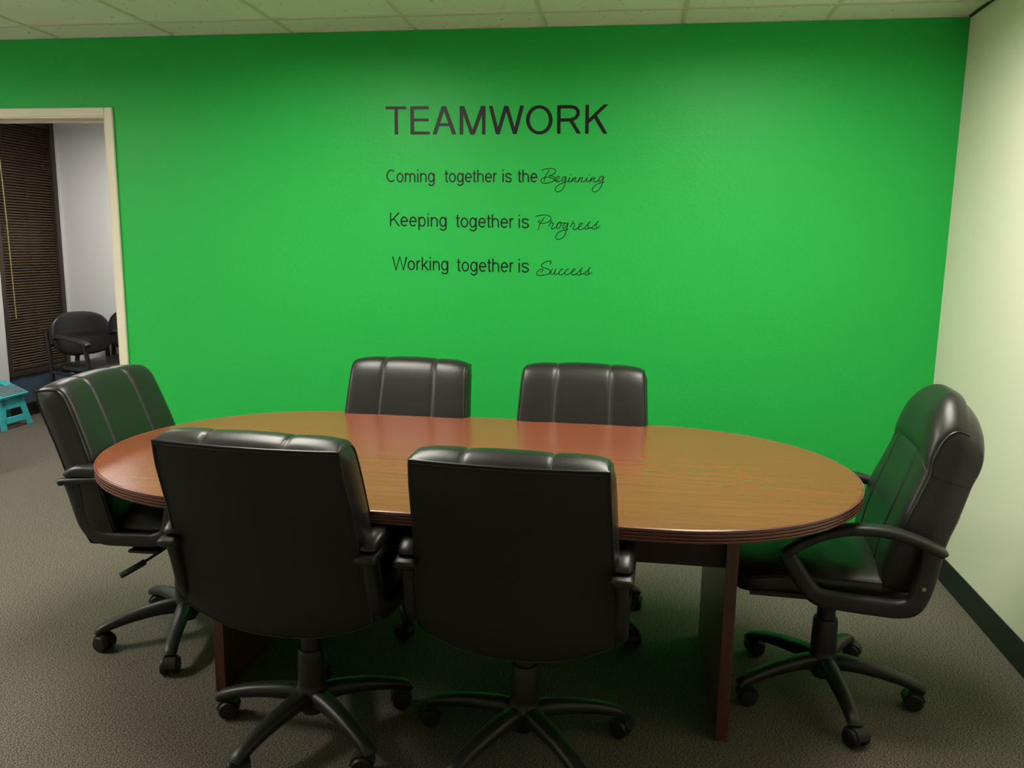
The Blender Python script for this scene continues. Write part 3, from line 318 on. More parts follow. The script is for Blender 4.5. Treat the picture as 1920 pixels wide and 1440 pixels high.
SCRIPT_2=[[(-440.4,1565.2),(-443.4,1561.2),(-446.5,1557.3),(-449.5,1553.2),(-452.5,1548.8),(-455.6,1544.2),(-458.8,1539.3),(-461.9,1534.1),(-464.6,1528.4),(-466.8,1522.2),(-468.7,1515.6),(-470.5,1508.7),(-472.4,1501.9)],[(-486.1,1565.5),(-482.7,1567.3),(-479.3,1569.1),(-475.8,1570.8),(-471.7,1572.2),(-467.0,1573.3),(-461.9,1574.1),(-456.5,1574.8),(-451.0,1575.2),(-445.3,1575.4),(-439.3,1575.4),(-433.4,1575.0),(-428.2,1574.2),(-423.4,1572.7),(-418.9,1570.8),(-415.0,1568.6),(-412.3,1566.2),(-410.7,1563.8),(-410.1,1561.1),(-410.3,1558.2),(-411.2,1555.3),(-412.7,1552.2),(-414.9,1549.0),(-417.7,1545.8),(-421.3,1543.1),(-425.7,1540.8),(-431.0,1538.8),(-436.6,1537.2),(-441.9,1536.0),(-446.9,1535.3),(-451.9,1535.1),(-456.6,1535.3),(-460.6,1535.8),(-463.9,1536.6),(-466.6,1537.8),(-468.7,1539.2),(-470.2,1540.6),(-471.2,1542.1),(-471.5,1543.7),(-471.2,1545.3),(-470.4,1546.6),(-468.7,1547.6),(-466.2,1548.3),(-463.5,1548.9),(-460.9,1549.6)],[(-404.9,1551.3),(-406.3,1548.4),(-407.5,1545.6),(-409.0,1542.6),(-410.8,1539.1),(-413.2,1535.0),(-415.9,1530.4),(-418.8,1525.5),(-421.6,1520.8)],[(-409.6,1541.2),(-406.8,1540.2),(-403.7,1539.5),(-401.1,1538.4),(-399.6,1536.4),(-399.5,1533.1),(-400.6,1528.9),(-402.1,1524.6),(-403.4,1521.0),(-404.5,1518.4),(-405.8,1516.2),(-406.9,1514.5),(-407.3,1512.8),(-407.0,1511.2),(-406.1,1509.6),(-404.8,1508.4),(-403.1,1508.0),(-400.8,1508.5),(-398.1,1509.6),(-395.2,1511.2),(-392.4,1513.0),(-389.6,1514.8),(-386.7,1516.9),(-384.0,1519.3),(-381.4,1522.0),(-379.3,1525.5),(-377.4,1529.6),(-375.6,1533.5),(-373.5,1536.7),(-371.1,1538.8),(-368.6,1540.1),(-365.9,1541.2),(-363.3,1542.5)],[(-363.3,1542.5),(-366.5,1541.5),(-369.8,1540.7),(-372.9,1539.5),(-375.6,1537.5),(-378.0,1534.1),(-380.2,1529.7),(-381.8,1525.1),(-382.6,1521.2),(-382.5,1517.9),(-381.5,1514.9),(-380.0,1512.5),(-378.3,1511.1),(-376.2,1510.9),(-373.8,1511.6),(-371.2,1513.1),(-368.8,1515.3),(-366.5,1518.6),(-364.2,1523.0),(-362.2,1527.6),(-361.0,1531.6),(-361.1,1535.1),(-362.2,1538.4),(-363.2,1541.0),(-363.3,1542.5),(-362.1,1542.0),(-360.2,1540.2),(-357.7,1538.1),(-354.9,1536.9),(-351.7,1537.0),(-348.1,1537.9),(-344.3,1538.9),(-340.6,1539.9)],[(-328.2,1538.8),(-331.9,1538.4),(-335.7,1538.1),(-339.3,1537.5),(-342.5,1535.8),(-345.4,1532.5),(-347.9,1528.1),(-350.0,1523.4),(-351.2,1519.5),(-351.4,1516.3),(-350.7,1513.4),(-349.5,1511.2),(-348.1,1510.3),(-346.2,1510.7),(-343.9,1512.2),(-341.4,1514.6),(-338.7,1517.7),(-336.0,1521.7),(-333.0,1526.7),(-329.9,1532.0),(-326.9,1537.2)],[(-325.3,1540.0),(-326.9,1533.5),(-328.4,1527.0),(-330.0,1520.4),(-331.6,1513.7),(-333.3,1506.5),(-334.9,1499.0),(-336.8,1491.7),(-339.2,1485.2),(-342.1,1479.6),(-345.6,1474.7),(-349.3,1470.3),(-353.2,1466.8),(-357.2,1464.0),(-361.5,1461.9),(-365.7,1460.5),(-369.6,1459.6),(-373.2,1459.4),(-376.7,1459.8),(-379.7,1460.7),(-382.1,1462.3),(-383.7,1464.6),(-384.7,1467.5),(-385.0,1470.9),(-384.4,1474.5),(-383.1,1478.4),(-380.9,1482.7),(-378.0,1487.1),(-374.5,1490.9),(-370.3,1494.2),(-365.4,1497.2),(-359.9,1499.8),(-354.0,1502.1),(-347.6,1503.9),(-340.5,1505.2),(-333.3,1506.4),(-326.1,1507.7)],[(-301.7,1549.6),(-302.5,1546.9),(-303.2,1544.3),(-304.0,1541.6),(-305.5,1538.2),(-307.8,1534.1),(-310.6,1529.5),(-313.6,1524.7),(-316.5,1519.9)],[(-305.5,1539.0),(-302.3,1537.9),(-298.9,1536.9),(-296.0,1535.6),(-294.3,1533.5),(-294.3,1530.2),(-295.7,1525.9),(-297.4,1521.6),(-298.8,1518.1),(-299.8,1515.6),(-300.9,1513.7),(-301.5,1512.2),(-301.5,1510.8),(-300.5,1509.3),(-299.0,1507.8),(-296.9,1506.9),(-294.4,1506.8),(-291.3,1508.1),(-287.6,1510.3),(-283.8,1512.8),(-280.2,1515.1),(-277.0,1516.9),(-273.9,1518.5),(-270.9,1520.3),(-268.1,1522.5),(-265.2,1525.4),(-262.2,1528.8),(-259.8,1532.1),(-258.2,1534.7),(-257.7,1536.6),(-258.1,1538.0),(-259.1,1539.0),(-260.4,1539.5),(-262.0,1539.6),(-264.1,1539.4),(-266.3,1538.4),(-268.5,1536.6),(-270.7,1533.4),(-273.1,1529.0),(-275.1,1524.4),(-276.2,1520.4),(-276.3,1517.1),(-275.5,1514.1),(-274.2,1511.5),(-272.6,1509.5),(-270.9,1508.2),(-268.8,1507.4),(-266.3,1507.2),(-263.6,1507.6),(-260.5,1508.7),(-257.0,1510.5),(-253.3,1512.9),(-249.4,1515.8),(-245.1,1519.6),(-240.3,1524.0),(-235.6,1528.7),(-231.5,1533.0),(-228.3,1536.7),(-225.6,1540.3),(-223.1,1543.7),(-220.5,1547.2)],[(-220.5,1547.2),(-222.6,1545.2),(-224.8,1543.2),(-226.8,1541.2),(-228.4,1539.0),(-229.5,1536.7),(-230.1,1534.1),(-230.5,1531.5),(-230.6,1529.0),(-230.1,1526.4),(-229.2,1523.8),(-228.4,1521.2),(-228.2,1518.9),(-228.7,1516.7),(-229.7,1514.7),(-231.1,1512.9),(-232.9,1511.6),(-235.4,1510.8),(-238.5,1510.3),(-241.5,1510.3),(-243.9,1510.7),(-245.5,1511.5),(-246.5,1512.9),(-247.3,1514.4),(-248.2,1515.9)],[(-231.7,1513.6),(-226.4,1514.7),(-221.0,1515.7),(-215.7,1517.0),(-210.6,1519.1),(-205.8,1522.5),(-201.1,1526.7),(-196.7,1531.2),(-192.8,1535.4),(-189.4,1539.0),(-186.5,1542.4),(-183.8,1545.8),(-181.0,1549.2)],[(-181.0,1549.2),(-183.4,1546.5),(-186.0,1543.9),(-188.3,1541.3),(-190.0,1538.6),(-190.9,1536.0),(-191.3,1533.4),(-191.4,1530.8),(-191.3,1528.2),(-190.9,1525.6),(-190.2,1523.0),(-189.7,1520.4),(-189.8,1518.1),(-190.7,1515.9),(-192.1,1513.8),(-194.0,1512.0),(-196.1,1510.8),(-198.7,1510.3),(-201.7,1510.4),(-204.7,1510.8),(-207.1,1511.5),(-208.7,1512.4),(-209.7,1513.6),(-210.5,1515.0),(-211.4,1516.3)],[(-194.9,1512.0),(-191.6,1513.3),(-188.2,1514.4),(-185.0,1515.7),(-182.0,1517.4),(-179.3,1519.6),(-176.9,1522.2),(-174.5,1524.9),(-172.1,1527.6)]]
SCRIPT_3=[[(-410.4,1339.0),(-408.7,1341.5),(-406.8,1344.0),(-405.2,1346.4),(-404.4,1348.6),(-404.5,1350.4),(-405.1,1352.1),(-406.5,1353.4),(-408.7,1354.3),(-412.0,1354.6),(-416.2,1354.6),(-420.8,1354.1),(-425.4,1353.1),(-430.2,1351.6),(-435.3,1349.4),(-440.1,1347.0),(-444.0,1344.6),(-447.1,1342.0),(-449.6,1339.3),(-451.3,1336.6),(-452.2,1334.1),(-452.3,1331.9),(-451.6,1329.7),(-450.1,1327.8),(-447.8,1325.9),(-444.5,1324.3),(-440.2,1322.9),(-435.5,1321.5),(-431.0,1320.1),(-426.5,1318.7),(-421.8,1317.4),(-417.5,1316.0),(-414.1,1314.2),(-411.6,1311.9),(-409.7,1309.4),(-408.6,1306.6),(-408.4,1304.0),(-409.0,1301.3),(-410.4,1298.5),(-412.6,1295.8),(-415.7,1293.5),(-419.9,1291.5),(-425.1,1289.7),(-430.8,1288.2),(-436.5,1286.9),(-442.3,1285.8),(-448.5,1285.0),(-454.4,1284.4),(-459.6,1284.3),(-464.0,1284.7),(-468.0,1285.5),(-471.2,1286.6),(-473.5,1288.2),(-474.8,1290.3),(-475.1,1292.9),(-474.7,1295.7),(-473.7,1298.6),(-472.1,1301.6),(-469.8,1304.8),(-467.1,1307.8),(-464.3,1310.3),(-461.3,1312.3),(-458.0,1313.8),(-454.7,1314.9),(-451.8,1315.5),(-449.3,1315.7),(-447.0,1315.4),(-445.3,1314.7),(-444.2,1313.6),(-444.1,1311.9),(-444.8,1309.7),(-446.0,1307.3),(-447.4,1305.3),(-449.1,1303.7),(-451.2,1302.3),(-453.5,1301.1),(-455.7,1299.8)],[(-396.2,1319.5),(-398.4,1315.5),(-400.7,1311.4),(-402.7,1307.5),(-404.2,1304.0),(-405.1,1300.9),(-405.4,1298.1),(-405.4,1295.6),(-404.8,1293.7),(-403.7,1292.3),(-402.1,1291.3),(-400.2,1291.0),(-398.1,1291.4),(-395.7,1292.6),(-393.0,1294.5),(-390.3,1297.1),(-387.8,1300.2),(-385.7,1304.1),(-383.7,1308.8),(-381.8,1313.7),(-379.9,1318.5)],[(-379.9,1318.5),(-381.7,1313.5),(-383.6,1308.4),(-385.2,1303.5),(-386.1,1299.4),(-386.2,1296.1),(-385.6,1293.3),(-384.6,1291.2),(-383.0,1290.0),(-380.6,1289.9),(-377.6,1290.9),(-374.5,1292.3),(-371.8,1293.9),(-369.8,1295.6),(-368.2,1297.6),(-366.7,1299.8),(-364.9,1302.3),(-362.7,1305.4),(-360.3,1308.9),(-357.9,1312.3),(-355.6,1314.9),(-353.3,1316.5),(-350.8,1317.4),(-348.7,1317.9),(-347.4,1317.9),(-347.0,1317.3),(-347.3,1316.1),(-348.0,1314.7),(-348.5,1313.3)],[(-355.6,1314.9),(-358.2,1311.7),(-361.0,1308.5),(-363.4,1305.4),(-364.9,1302.3),(-365.4,1299.2),(-365.1,1296.0),(-364.3,1293.2),(-363.0,1291.2),(-361.2,1290.0),(-358.8,1289.5),(-356.1,1289.6),(-352.9,1290.6),(-349.1,1292.6),(-344.7,1295.4),(-340.3,1298.8),(-336.5,1302.0),(-333.8,1305.5),(-331.6,1309.2),(-329.7,1312.7),(-327.7,1315.4),(-325.4,1317.0),(-323.0,1318.0),(-320.8,1318.4),(-319.5,1318.4),(-319.2,1317.8),(-319.6,1316.6),(-320.4,1315.2),(-321.0,1313.9)],[(-327.7,1315.4),(-330.1,1312.2),(-332.6,1309.0),(-334.8,1305.9),(-336.1,1302.9),(-336.5,1299.8),(-336.2,1296.6),(-335.2,1293.8),(-333.8,1291.8),(-331.8,1290.7),(-329.2,1290.2),(-326.2,1290.3),(-322.9,1291.2),(-319.3,1292.9),(-315.2,1295.6),(-311.2,1298.4),(-307.4,1301.0),(-304.0,1302.9),(-300.8,1304.6),(-297.8,1306.3),(-295.1,1308.2),(-292.5,1310.6),(-290.1,1313.3),(-288.1,1315.8),(-287.1,1317.8),(-287.2,1319.2),(-288.2,1320.2),(-289.7,1320.7),(-291.3,1320.6),(-293.1,1319.8),(-295.3,1318.5),(-297.5,1316.6),(-299.4,1314.3),(-301.3,1311.3),(-303.2,1307.6),(-304.6,1303.9),(-305.3,1300.6),(-305.1,1297.6),(-304.1,1294.8),(-302.6,1292.4),(-300.9,1290.8),(-298.8,1289.9),(-296.3,1289.7),(-293.5,1290.1),(-290.5,1291.0),(-287.2,1292.4),(-283.6,1294.4),(-279.9,1296.8),(-276.2,1299.5),(-272.6,1302.7),(-269.0,1306.3),(-265.4,1310.1),(-262.1,1313.7),(-259.1,1317.2),(-256.3,1320.6),(-253.7,1324.1),(-250.9,1327.5)],[(-250.9,1327.5),(-253.1,1324.9),(-255.3,1322.2),(-257.3,1319.6),(-258.9,1317.1),(-260.0,1314.6),(-260.6,1312.3),(-261.0,1309.9),(-261.1,1307.6),(-260.7,1305.3),(-259.9,1303.0),(-259.2,1300.7),(-259.2,1298.6),(-260.1,1296.4),(-261.7,1294.3),(-263.6,1292.4),(-265.6,1291.1),(-267.8,1290.5),(-270.3,1290.4),(-272.7,1290.8),(-274.7,1291.3),(-276.1,1292.1),(-277.2,1293.3),(-278.1,1294.5),(-279.0,1295.7)],[(-261.5,1293.6),(-255.7,1295.3),(-249.9,1296.9),(-244.2,1298.7),(-239.0,1301.0),(-234.4,1304.2),(-230.2,1308.0),(-226.4,1311.9),(-222.9,1315.7),(-219.8,1319.3),(-217.2,1322.8),(-214.7,1326.3),(-212.2,1329.8)],[(-212.2,1329.8),(-214.2,1327.4),(-216.3,1324.9),(-218.2,1322.4),(-219.7,1319.9),(-220.6,1317.3),(-221.2,1314.7),(-221.4,1312.2),(-221.5,1309.6),(-221.1,1307.0),(-220.4,1304.3),(-219.9,1301.7),(-219.9,1299.4),(-220.8,1297.1),(-222.2,1294.9),(-223.9,1293.1),(-225.9,1291.8),(-228.2,1291.3),(-231.0,1291.4),(-233.7,1291.9),(-235.8,1292.5),(-237.2,1293.3),(-238.1,1294.5),(-238.9,1295.7),(-239.7,1296.9)],[(-224.3,1292.7),(-221.7,1293.7),(-219.2,1294.7),(-216.6,1295.8),(-214.1,1297.4),(-211.6,1299.6),(-209.1,1302.3),(-206.6,1305.1),(-204.1,1307.9)]]
def wallp(p, d=0): return (p[0]/1000, -.0004-d, p[1]/1000)
def ribbon(mb, pts, hw, th=.0012):
    """flat strip of half width hw (m) following pts on the wall, mitred, extruded off the wall"""
    P = [Vector((p[0]/1000, p[1]/1000)) for p in pts]
    closed = (P[0]-P[-1]).length < 1e-4 and len(P) > 4
    if closed: P = P[:-1]
    n = len(P); L = []; R = []
    for i in range(n):
        a = P[i-1] if (closed or i) else None; b = P[(i+1) % n] if (closed or i < n-1) else None
        d1 = (P[i]-a).normalized() if a is not None else (b-P[i]).normalized()
        d2 = (b-P[i]).normalized() if b is not None else d1
        nn = Vector((-(d1.y+d2.y), d1.x+d2.x))
        nn = nn.normalized() if nn.length > 1e-6 else Vector((-d1.y, d1.x))
        c = max(.45, nn.dot(Vector((-d1.y, d1.x))))
        L.append(P[i]+nn*hw/c); R.append(P[i]-nn*hw/c)
    for (y0) in (0,):
        rows = [[(q.x, -.0003, q.y) for q in L], [(q.x, -.0003-th, q.y) for q in L], [(q.x, -.0003-th, q.y) for q in R], [(q.x, -.0003, q.y) for q in R]]
        mb.grid(rows, closed_u=True, closed_v=closed)
def letters():
    th = .0014
    t = thing('wall_lettering', 'large black capital letters TEAMWORK on the green wall', 'lettering')
    n_ = 0
    for qs, extra in HEAD_LETTERS:
        mb = MB()
        for k in qs:
            q = HEAD_QUADS[k]; h_ = th+.00004*(k % 5)
            mb.add([wallp(p) for p in q]+[wallp(p, h_) for p in q], [(0, 1, 2, 3), (7, 6, 5, 4), (0, 4, 5, 1), (1, 5, 6, 2), (2, 6, 7, 3), (3, 7, 4, 0)])
        if extra == 'O':
            o, i = HEAD_O[0][:-1], HEAD_O[1][:-1]
            mb.grid([[wallp(p) for p in o], [wallp(p, th) for p in o], [wallp(p, th) for p in i], [wallp(p) for p in i]], closed_u=True, closed_v=True)
        if extra == 'R': ribbon(mb, HEAD_R, .0076, .0017)
        mb.build('letter', vinyl, t, smooth=False)
    for pl, sc, lab in ((LINE_1, SCRIPT_1, 'black wall lettering line reading Coming together is the Beginning'),
                        (LINE_2, SCRIPT_2, 'black wall lettering line reading Keeping together is Progress'),
                        (LINE_3, SCRIPT_3, 'black wall lettering line reading Working together is Success')):
        t = thing('wall_lettering', lab, 'lettering', (0, 0, 0), 0, 'lines of wall lettering below the heading')
        for wd in pl:
            mb = MB()
            for k, s_ in enumerate(wd): ribbon(mb, s_, .0031, .0012+.00004*(k % 4))
            mb.build('word', vinyl, t, smooth=False)
        mb = MB()
        for k, s_ in enumerate(sc): ribbon(mb, s_, .0017, .0012+.00004*(k % 4))
        mb.build('script_word', vinyl, t, smooth=False)['label'] = 'flowing script word'
letters()

# ---------------------------------------------------------------- conference table
TCX, TCY, TR, TL, TZ = -.51, -1.462, .602, 1.211, .745
def table():
    t = thing('conference_table', 'cherry brown racetrack conference table with ribbed edge on panel legs', 'table', (TCX, TCY, 0))
    def outline(off, n=40):
        r = TR-off; c = TL-TR; o = []
        # ends slightly squarer than a half circle, as in the photo
        for k in range(n+1):
            a = -pi/2+pi*k/n; o.append((c+r*math.copysign(abs(cos(a))**1.0, cos(a)), r*sin(a)))
        for k in range(n+1):
            a = pi/2+pi*k/n; o.append((-c+r*cos(a), r*sin(a)))
        return o
    mb = MB(); o = outline(.004)
    n = len(o)
    rows = [[(x, y, TZ-.034) for x, y in outline(.006)], [(x, y, TZ-.001) for x, y in o], [(x, y, TZ) for x, y in outline(.006)]]
    mb.grid(rows, closed_v=True)
    b = len(mb.v)
    mb.f.append(tuple(range(2*n, 3*n))); mb.f.append(tuple(range(n))[::-1])
    mb.build('tabletop', wood_top, t, angle=12)
    # ribbed edge band
    mb = MB(); prof = [(.004, -.001), (.001, -.0015), (0, -.003), (0, -.0085), (.004, -.0098), (.004, -.0112), (0, -.0122), (0, -.0172), (.004, -.0185), (.004, -.0200), (0, -.0212),
                       (0, -.0258), (.004, -.0270), (.004, -.0285), (0, -.0297), (.001, -.0345), (.006, -.0365), (.016, -.0365)]
    mb.grid([[(x, y, TZ+z) for x, y in outline(d)] for d, z in prof], closed_v=True)
    mb.build('edge_band', edge_m, t, angle=35)['label'] = 'dark mahogany ribbed edge band'
    mb = MB()
    for z in (-.0015, -.0122, -.0212, -.0297):
        mb.tube([(x, y, TZ+z) for x, y in outline(.0006)], .0011, 6, closed=True)
    mb.build('edge_ridges', edge_hi, t)['label'] = 'thin light ridges of the edge band'
    ty = TCY
    for xa, xb in ((.288, .322), (-1.277, -1.243)):
        mb = MB(); mb.box(xa-TCX, xb-TCX, -1.756-ty, -1.085-ty, 0, TZ-.0365); mb.build('leg_panel', wood_side, t, bevel=.0015, smooth=False)
    mb = MB(); mb.box(-1.243-TCX, .288-TCX, -1.708-ty, -1.688-ty, .516, TZ-.0365)
    mb.build('apron', apron_m, t, bevel=.0015, smooth=False)['label'] = 'dark brown modesty board between the legs'
table()

# ---------------------------------------------------------------- chairs (local +x is the way the chair faces)
def bulge(t, e=.36): return max(0, 4*t*(1-t))**e
def resample(path, n):
    P = [Vector(p) for p in path]; d = [0]
    for a, b in zip(P, P[1:]): d.append(d[-1]+(b-a).length)
    out = []
    for k in range(n):
        s_ = d[-1]*k/(n-1); i = 0
        while i < len(d)-2 and d[i+1] < s_: i += 1
        t = (s_-d[i])/max(1e-9, d[i+1]-d[i]); out.append(P[i].lerp(P[i+1], t))
    return out
def path_normals(P):
    out = []
    for i in range(len(P)):
        t = (P[min(i+1, len(P)-1)]-P[max(i-1, 0)]).normalized(); out.append(Vector((-t.y, t.x)))
    return out

def build_back(root, kind):
    low = kind == 'low'
    W = .50 if low else .485
    if low:
        front = [(-.095, .44), (-.120, .52), (-.150, .64), (-.185, .76), (-.222, .87), (-.243, .918), (-.258, .934), (-.275, .940), (-.340, .938)]
        rear = [(-.340, .938), (-.331, .91), (-.305, .84), (-.268, .74), (-.232, .62), (-.212, .52), (-.200, .44), (-.190, .405)]
        zb = lambda u: .385+.055*abs(u)**2.4
        P_, seams = .026, (-.11, .11)
        zmap = lambda z, u: z
    else:
        front = [(-.118, .47), (-.130, .56), (-.154, .65), (-.177, .72), (-.213, .84), (-.220, .90), (-.236, .955), (-.258, .995), (-.283, 1.008), (-.308, .995)]
        rear = [(-.308, .995), (-.328, .955), (-.334, .91), (-.326, .86), (-.306, .80), (-.279, .69), (-.258, .62), (-.240, .52), (-.230, .45)]
        zb = lambda u: .42+.05*abs(u)**2.6
        P_, seams = .034, (-.13, .13)
        zmap = lambda z, u: z if z < .70 else .70+(z-.70)*(1-.24*max(0, abs(u)-.30)**2.4/(.7**2.4))
    NY = 73; NS = 64
    F = resample(smooth_path([(a, b, 0) for a, b in front], 6), NS); F = [Vector((p.x, p.y)) for p in F]
    NF = path_normals(F)
    if NF[3].x < 0: NF = [-n for n in NF]
    Rr = resample(smooth_path([(a, b, 0) for a, b in rear], 6), 40); Rr = [Vector((p.x, p.y)) for p in Rr]
    zlo = front[0][1]; ztop = max(p[1] for p in front)
    def wid(z):
        base = (W+.022)*(1-.09*max(0, (z-.50))/.45) if low else W*(1-.13*max(0, (z-.68))/.3)
        return base/2
    def bend(u): return .020*u*u
    def botmap(z, u, z0):      # squeeze the lower end so the bottom edge follows zb(u)
        if z > .60: return z
        return zb(u)+(z-z0)*(.60-zb(u))/(.60-z0)
    def puff(s_, u, k):
        y = u*.25
        gs = sum(math.exp(-((y-sm)/.0045)**2) for sm in seams)
        ed = bulge((y+.25)/.5, .26 if low else .40)
        endf = min(1, (1-k/(NS-1))/(.06 if low else .16))**.6
        startf = min(1, k/(NS-1)/.08+.3)
        if low:
            ch = [(-.25, seams[0]), (seams[0], seams[1]), (seams[1], .25)]
            c = max([bulge((y-a_)/(b_-a_), .5) for a_, b_ in ch if a_ <= y <= b_] or [0])
            v = .82+.18*c-.10*min(1, gs)*(abs(u) < .9)
        else:
            bs = 1/(1+math.exp((s_-SPLIT)/.006))
            v = 1-.16*min(1, gs)*bs-.22*math.exp(-((s_-SPLIT)/.009)**2)*(1-u**6)
        return P_*v*ed*max(0, endf)*startf
    SPLIT = .853
    us = [-cos(pi*i/(NY-1)) for i in range(NY)]
    us = [.5*u+.5*(-1+2*i/(NY-1)) for i, u in enumerate(us)]
    # make sure the seams fall on columns
    for sm in seams:
        us_i = min(range(NY), key=lambda i: abs(us[i]*.25-sm)); us[us_i] = sm/.25
    rows = []; seam_tracks = {sm: [] for sm in seams}; hseam = []
    edge_l, edge_r = [], []
    for k in range(NS):
        row = []
        for u in us:
            z = F[k].y; pf = puff(z if k < NS*.75 else 2, u, k)
            x = F[k].x+NF[k].x*pf+bend(u); z2 = botmap(F[k].y, u, zlo)+NF[k].y*pf
            z2 = zmap(z2, u)
            row.append((x, u*wid(F[k].y), z2))
        rows.append(row)
        edge_l.append(row[0]); edge_r.append(row[-1])
        for sm in seams:
            i = min(range(NY), key=lambda i: abs(us[i]*.25-sm))
            if low or F[k].y < SPLIT-.004: seam_tracks[sm].append(Vector(row[i])+Vector((NF[k].x*.0007, 0, NF[k].y*.0007)))
    if not low:
        k = min(range(NS), key=lambda k: abs(F[k].y-SPLIT)); hseam = [Vector(p)+Vector((.001, 0, 0)) for p in rows[k]]
    mb = MB(); mb.grid(rows)
    # rear edge row and gussets
    rrows = []
    for k in range(len(Rr)):
        row = []
        for u in us:
            bul = .012*(1-u*u)*min(1, (k/(len(Rr)-1))*4)*min(1, (1-k/(len(Rr)-1))*4+.3) if low else .030*bulge((u+1)/2, .5)*sin(pi*k/(len(Rr)-1))**.6
            z2 = zmap(botmap(Rr[k].y, u, rear[-1][1]), u)
            row.append((Rr[k].x+bend(u)*(.55+.45*max(0, 1-k/5, 1-(len(Rr)-1-k)/5))-bul, u*wid(Rr[k].y), z2))
        rrows.append(row)
    gseams = []
    # side gussets: blend front edge -> rear edge
    for side, idx in ((-1, 0), (1, -1)):
        fe = [Vector(r[idx]) for r in rows]; re_ = [Vector(r[idx]) for r in rrows][::-1]
        A = resample(fe, 40); B = resample(re_, 40)
        g = []
        for i in range(40):
            g.append([A[i].lerp(B[i], t)+Vector((0, side*.012*sin(pi*t)*(min(1, i/6, (39-i)/5)), 0)) for t in (0, .2, .4, .6, .8, 1)])
        mb.grid(g)
        if hseam: kk = min(range(40), key=lambda i: abs(A[i].z-hseam[0].z)); gseams.append([p+Vector((0, side*.001, 0)) for p in g[kk]])
    back = mb.build('backrest', leather, root, merge=True, angle=50)
    # rear panel plus underside
    mb = MB(); mb.grid(rrows)
    mb.grid([rrows[-1], [tuple(Vector(a).lerp(Vector(b), .5)+Vector((0, 0, -.006))) for a, b in zip(rrows[-1], rows[0])], rows[0]])
    mb.build('back_panel', leather_dull if low else leather, root, merge=True, angle=50)
    # piping
    mb = MB()
    loop = [Vector(r[0]) for r in rrows][::-1]+[Vector(p) for p in rrows[0][1:-1]]+[Vector(r[-1]) for r in rrows]+[Vector(p) for p in rrows[-1][1:-1]][::-1]
    if low:
        mb.tube(loop, .0030, 6, closed=True); mb.build('piping', leather, back); mb = MB()
    mb.tube([Vector(p)+Vector((0, -.001, 0)) for p in edge_l], .0028, 6); mb.build('piping', leather, back); mb = MB()
    mb.tube([Vector(p)+Vector((0, .001, 0)) for p in edge_r], .0028, 6)
    mb.build('piping', leather, back)
    tracks = [(seam_tracks[sm], .0011) for sm in seams]
    if low: tracks.append(([Vector(p)+Vector((-.0015, 0, -.007)) for p in rrows[0][1:-1]], .0008))
    if hseam: tracks += [(hseam, .0010)]+[(q, .0010) for q in gseams]
    for tr, rr_ in tracks:
        mb = MB(); mb.tube(tr, rr_, 5); mb.build('stitching', thread if low else black_rub, back)

def build_seat(root, kind):
    low = kind == 'low'
    x0, x1, W = -.155, .275, .49
    if not low: x0, x1 = -.215, .305
    zt, zbm = (.520, .422) if low else (.500, .415)
    n = 40; rows = []
    for i in range(n+1):
        t = -1+2*i/n; t = sin(t*pi/2)                # ends denser
        row = []
        half = max(1e-4, (1-abs(t)**5)**(1/5))
        xc = (x0+x1)/2+t*(x1-x0)/2
        for k in range(48):
            a = 2*pi*k/48; c, s_ = cos(a), sin(a)
            e = 2/6.0
            yy = math.copysign(abs(c)**e, c)*W/2*half**.6
            up_ = math.copysign(abs(s_)**(2/3.2), s_)
            zc = (zt+zbm)/2; hh = (zt-zbm)/2*half
            z = zc+up_*hh
            if s_ > 0:
                z += .018*(1-(yy/(W/2))**2)*half
                if not low:
                    z += .0028*sin(xc*55+yy*18)*sin(yy*30+1.3)*half*(1-(yy/(W/2))**4)
            if t > .1: z -= (.050 if low else .030)*((t-.1)/.9)**1.6
            row.append((xc, yy, z))
        rows.append(row)
    mb = MB(); mb.grid(rows, closed_v=True)
    mb.f.append(tuple(range(48))[::-1]); mb.f.append(tuple(n*48+k for k in range(48)))
    s = mb.build('seat', leather, root, merge=True, angle=60)
    mb = MB()
    pts = [rows[i][3] for i in range(3, n-2)]+[rows[i][21] for i in range(3, n-2)][::-1]
    mb.tube([Vector(p)+Vector((0, 0, .001)) for p in pts], .0024, 6, closed=True); mb.build('piping', leather, s)
    mb = MB(); mb.tube([(x0+.04, 0, zbm-.004), (x1-.05, 0, zbm-.012)], .215, 16, .014, square=5)
    mb.build('seat_pan', black_pl, root)
    mb = MB(); mb.box(-.09, .10, -.075, .075, .365, .412); mb.box(-.05, .06, -.27, .27, .405, .417)
    if not low:
        mb.tube([(.105, 0, .405), (.118, 0, .335)], [.034, .027], 16)
    mb.build('tilt_mechanism', black_pl, root, bevel=.006, smooth=False)

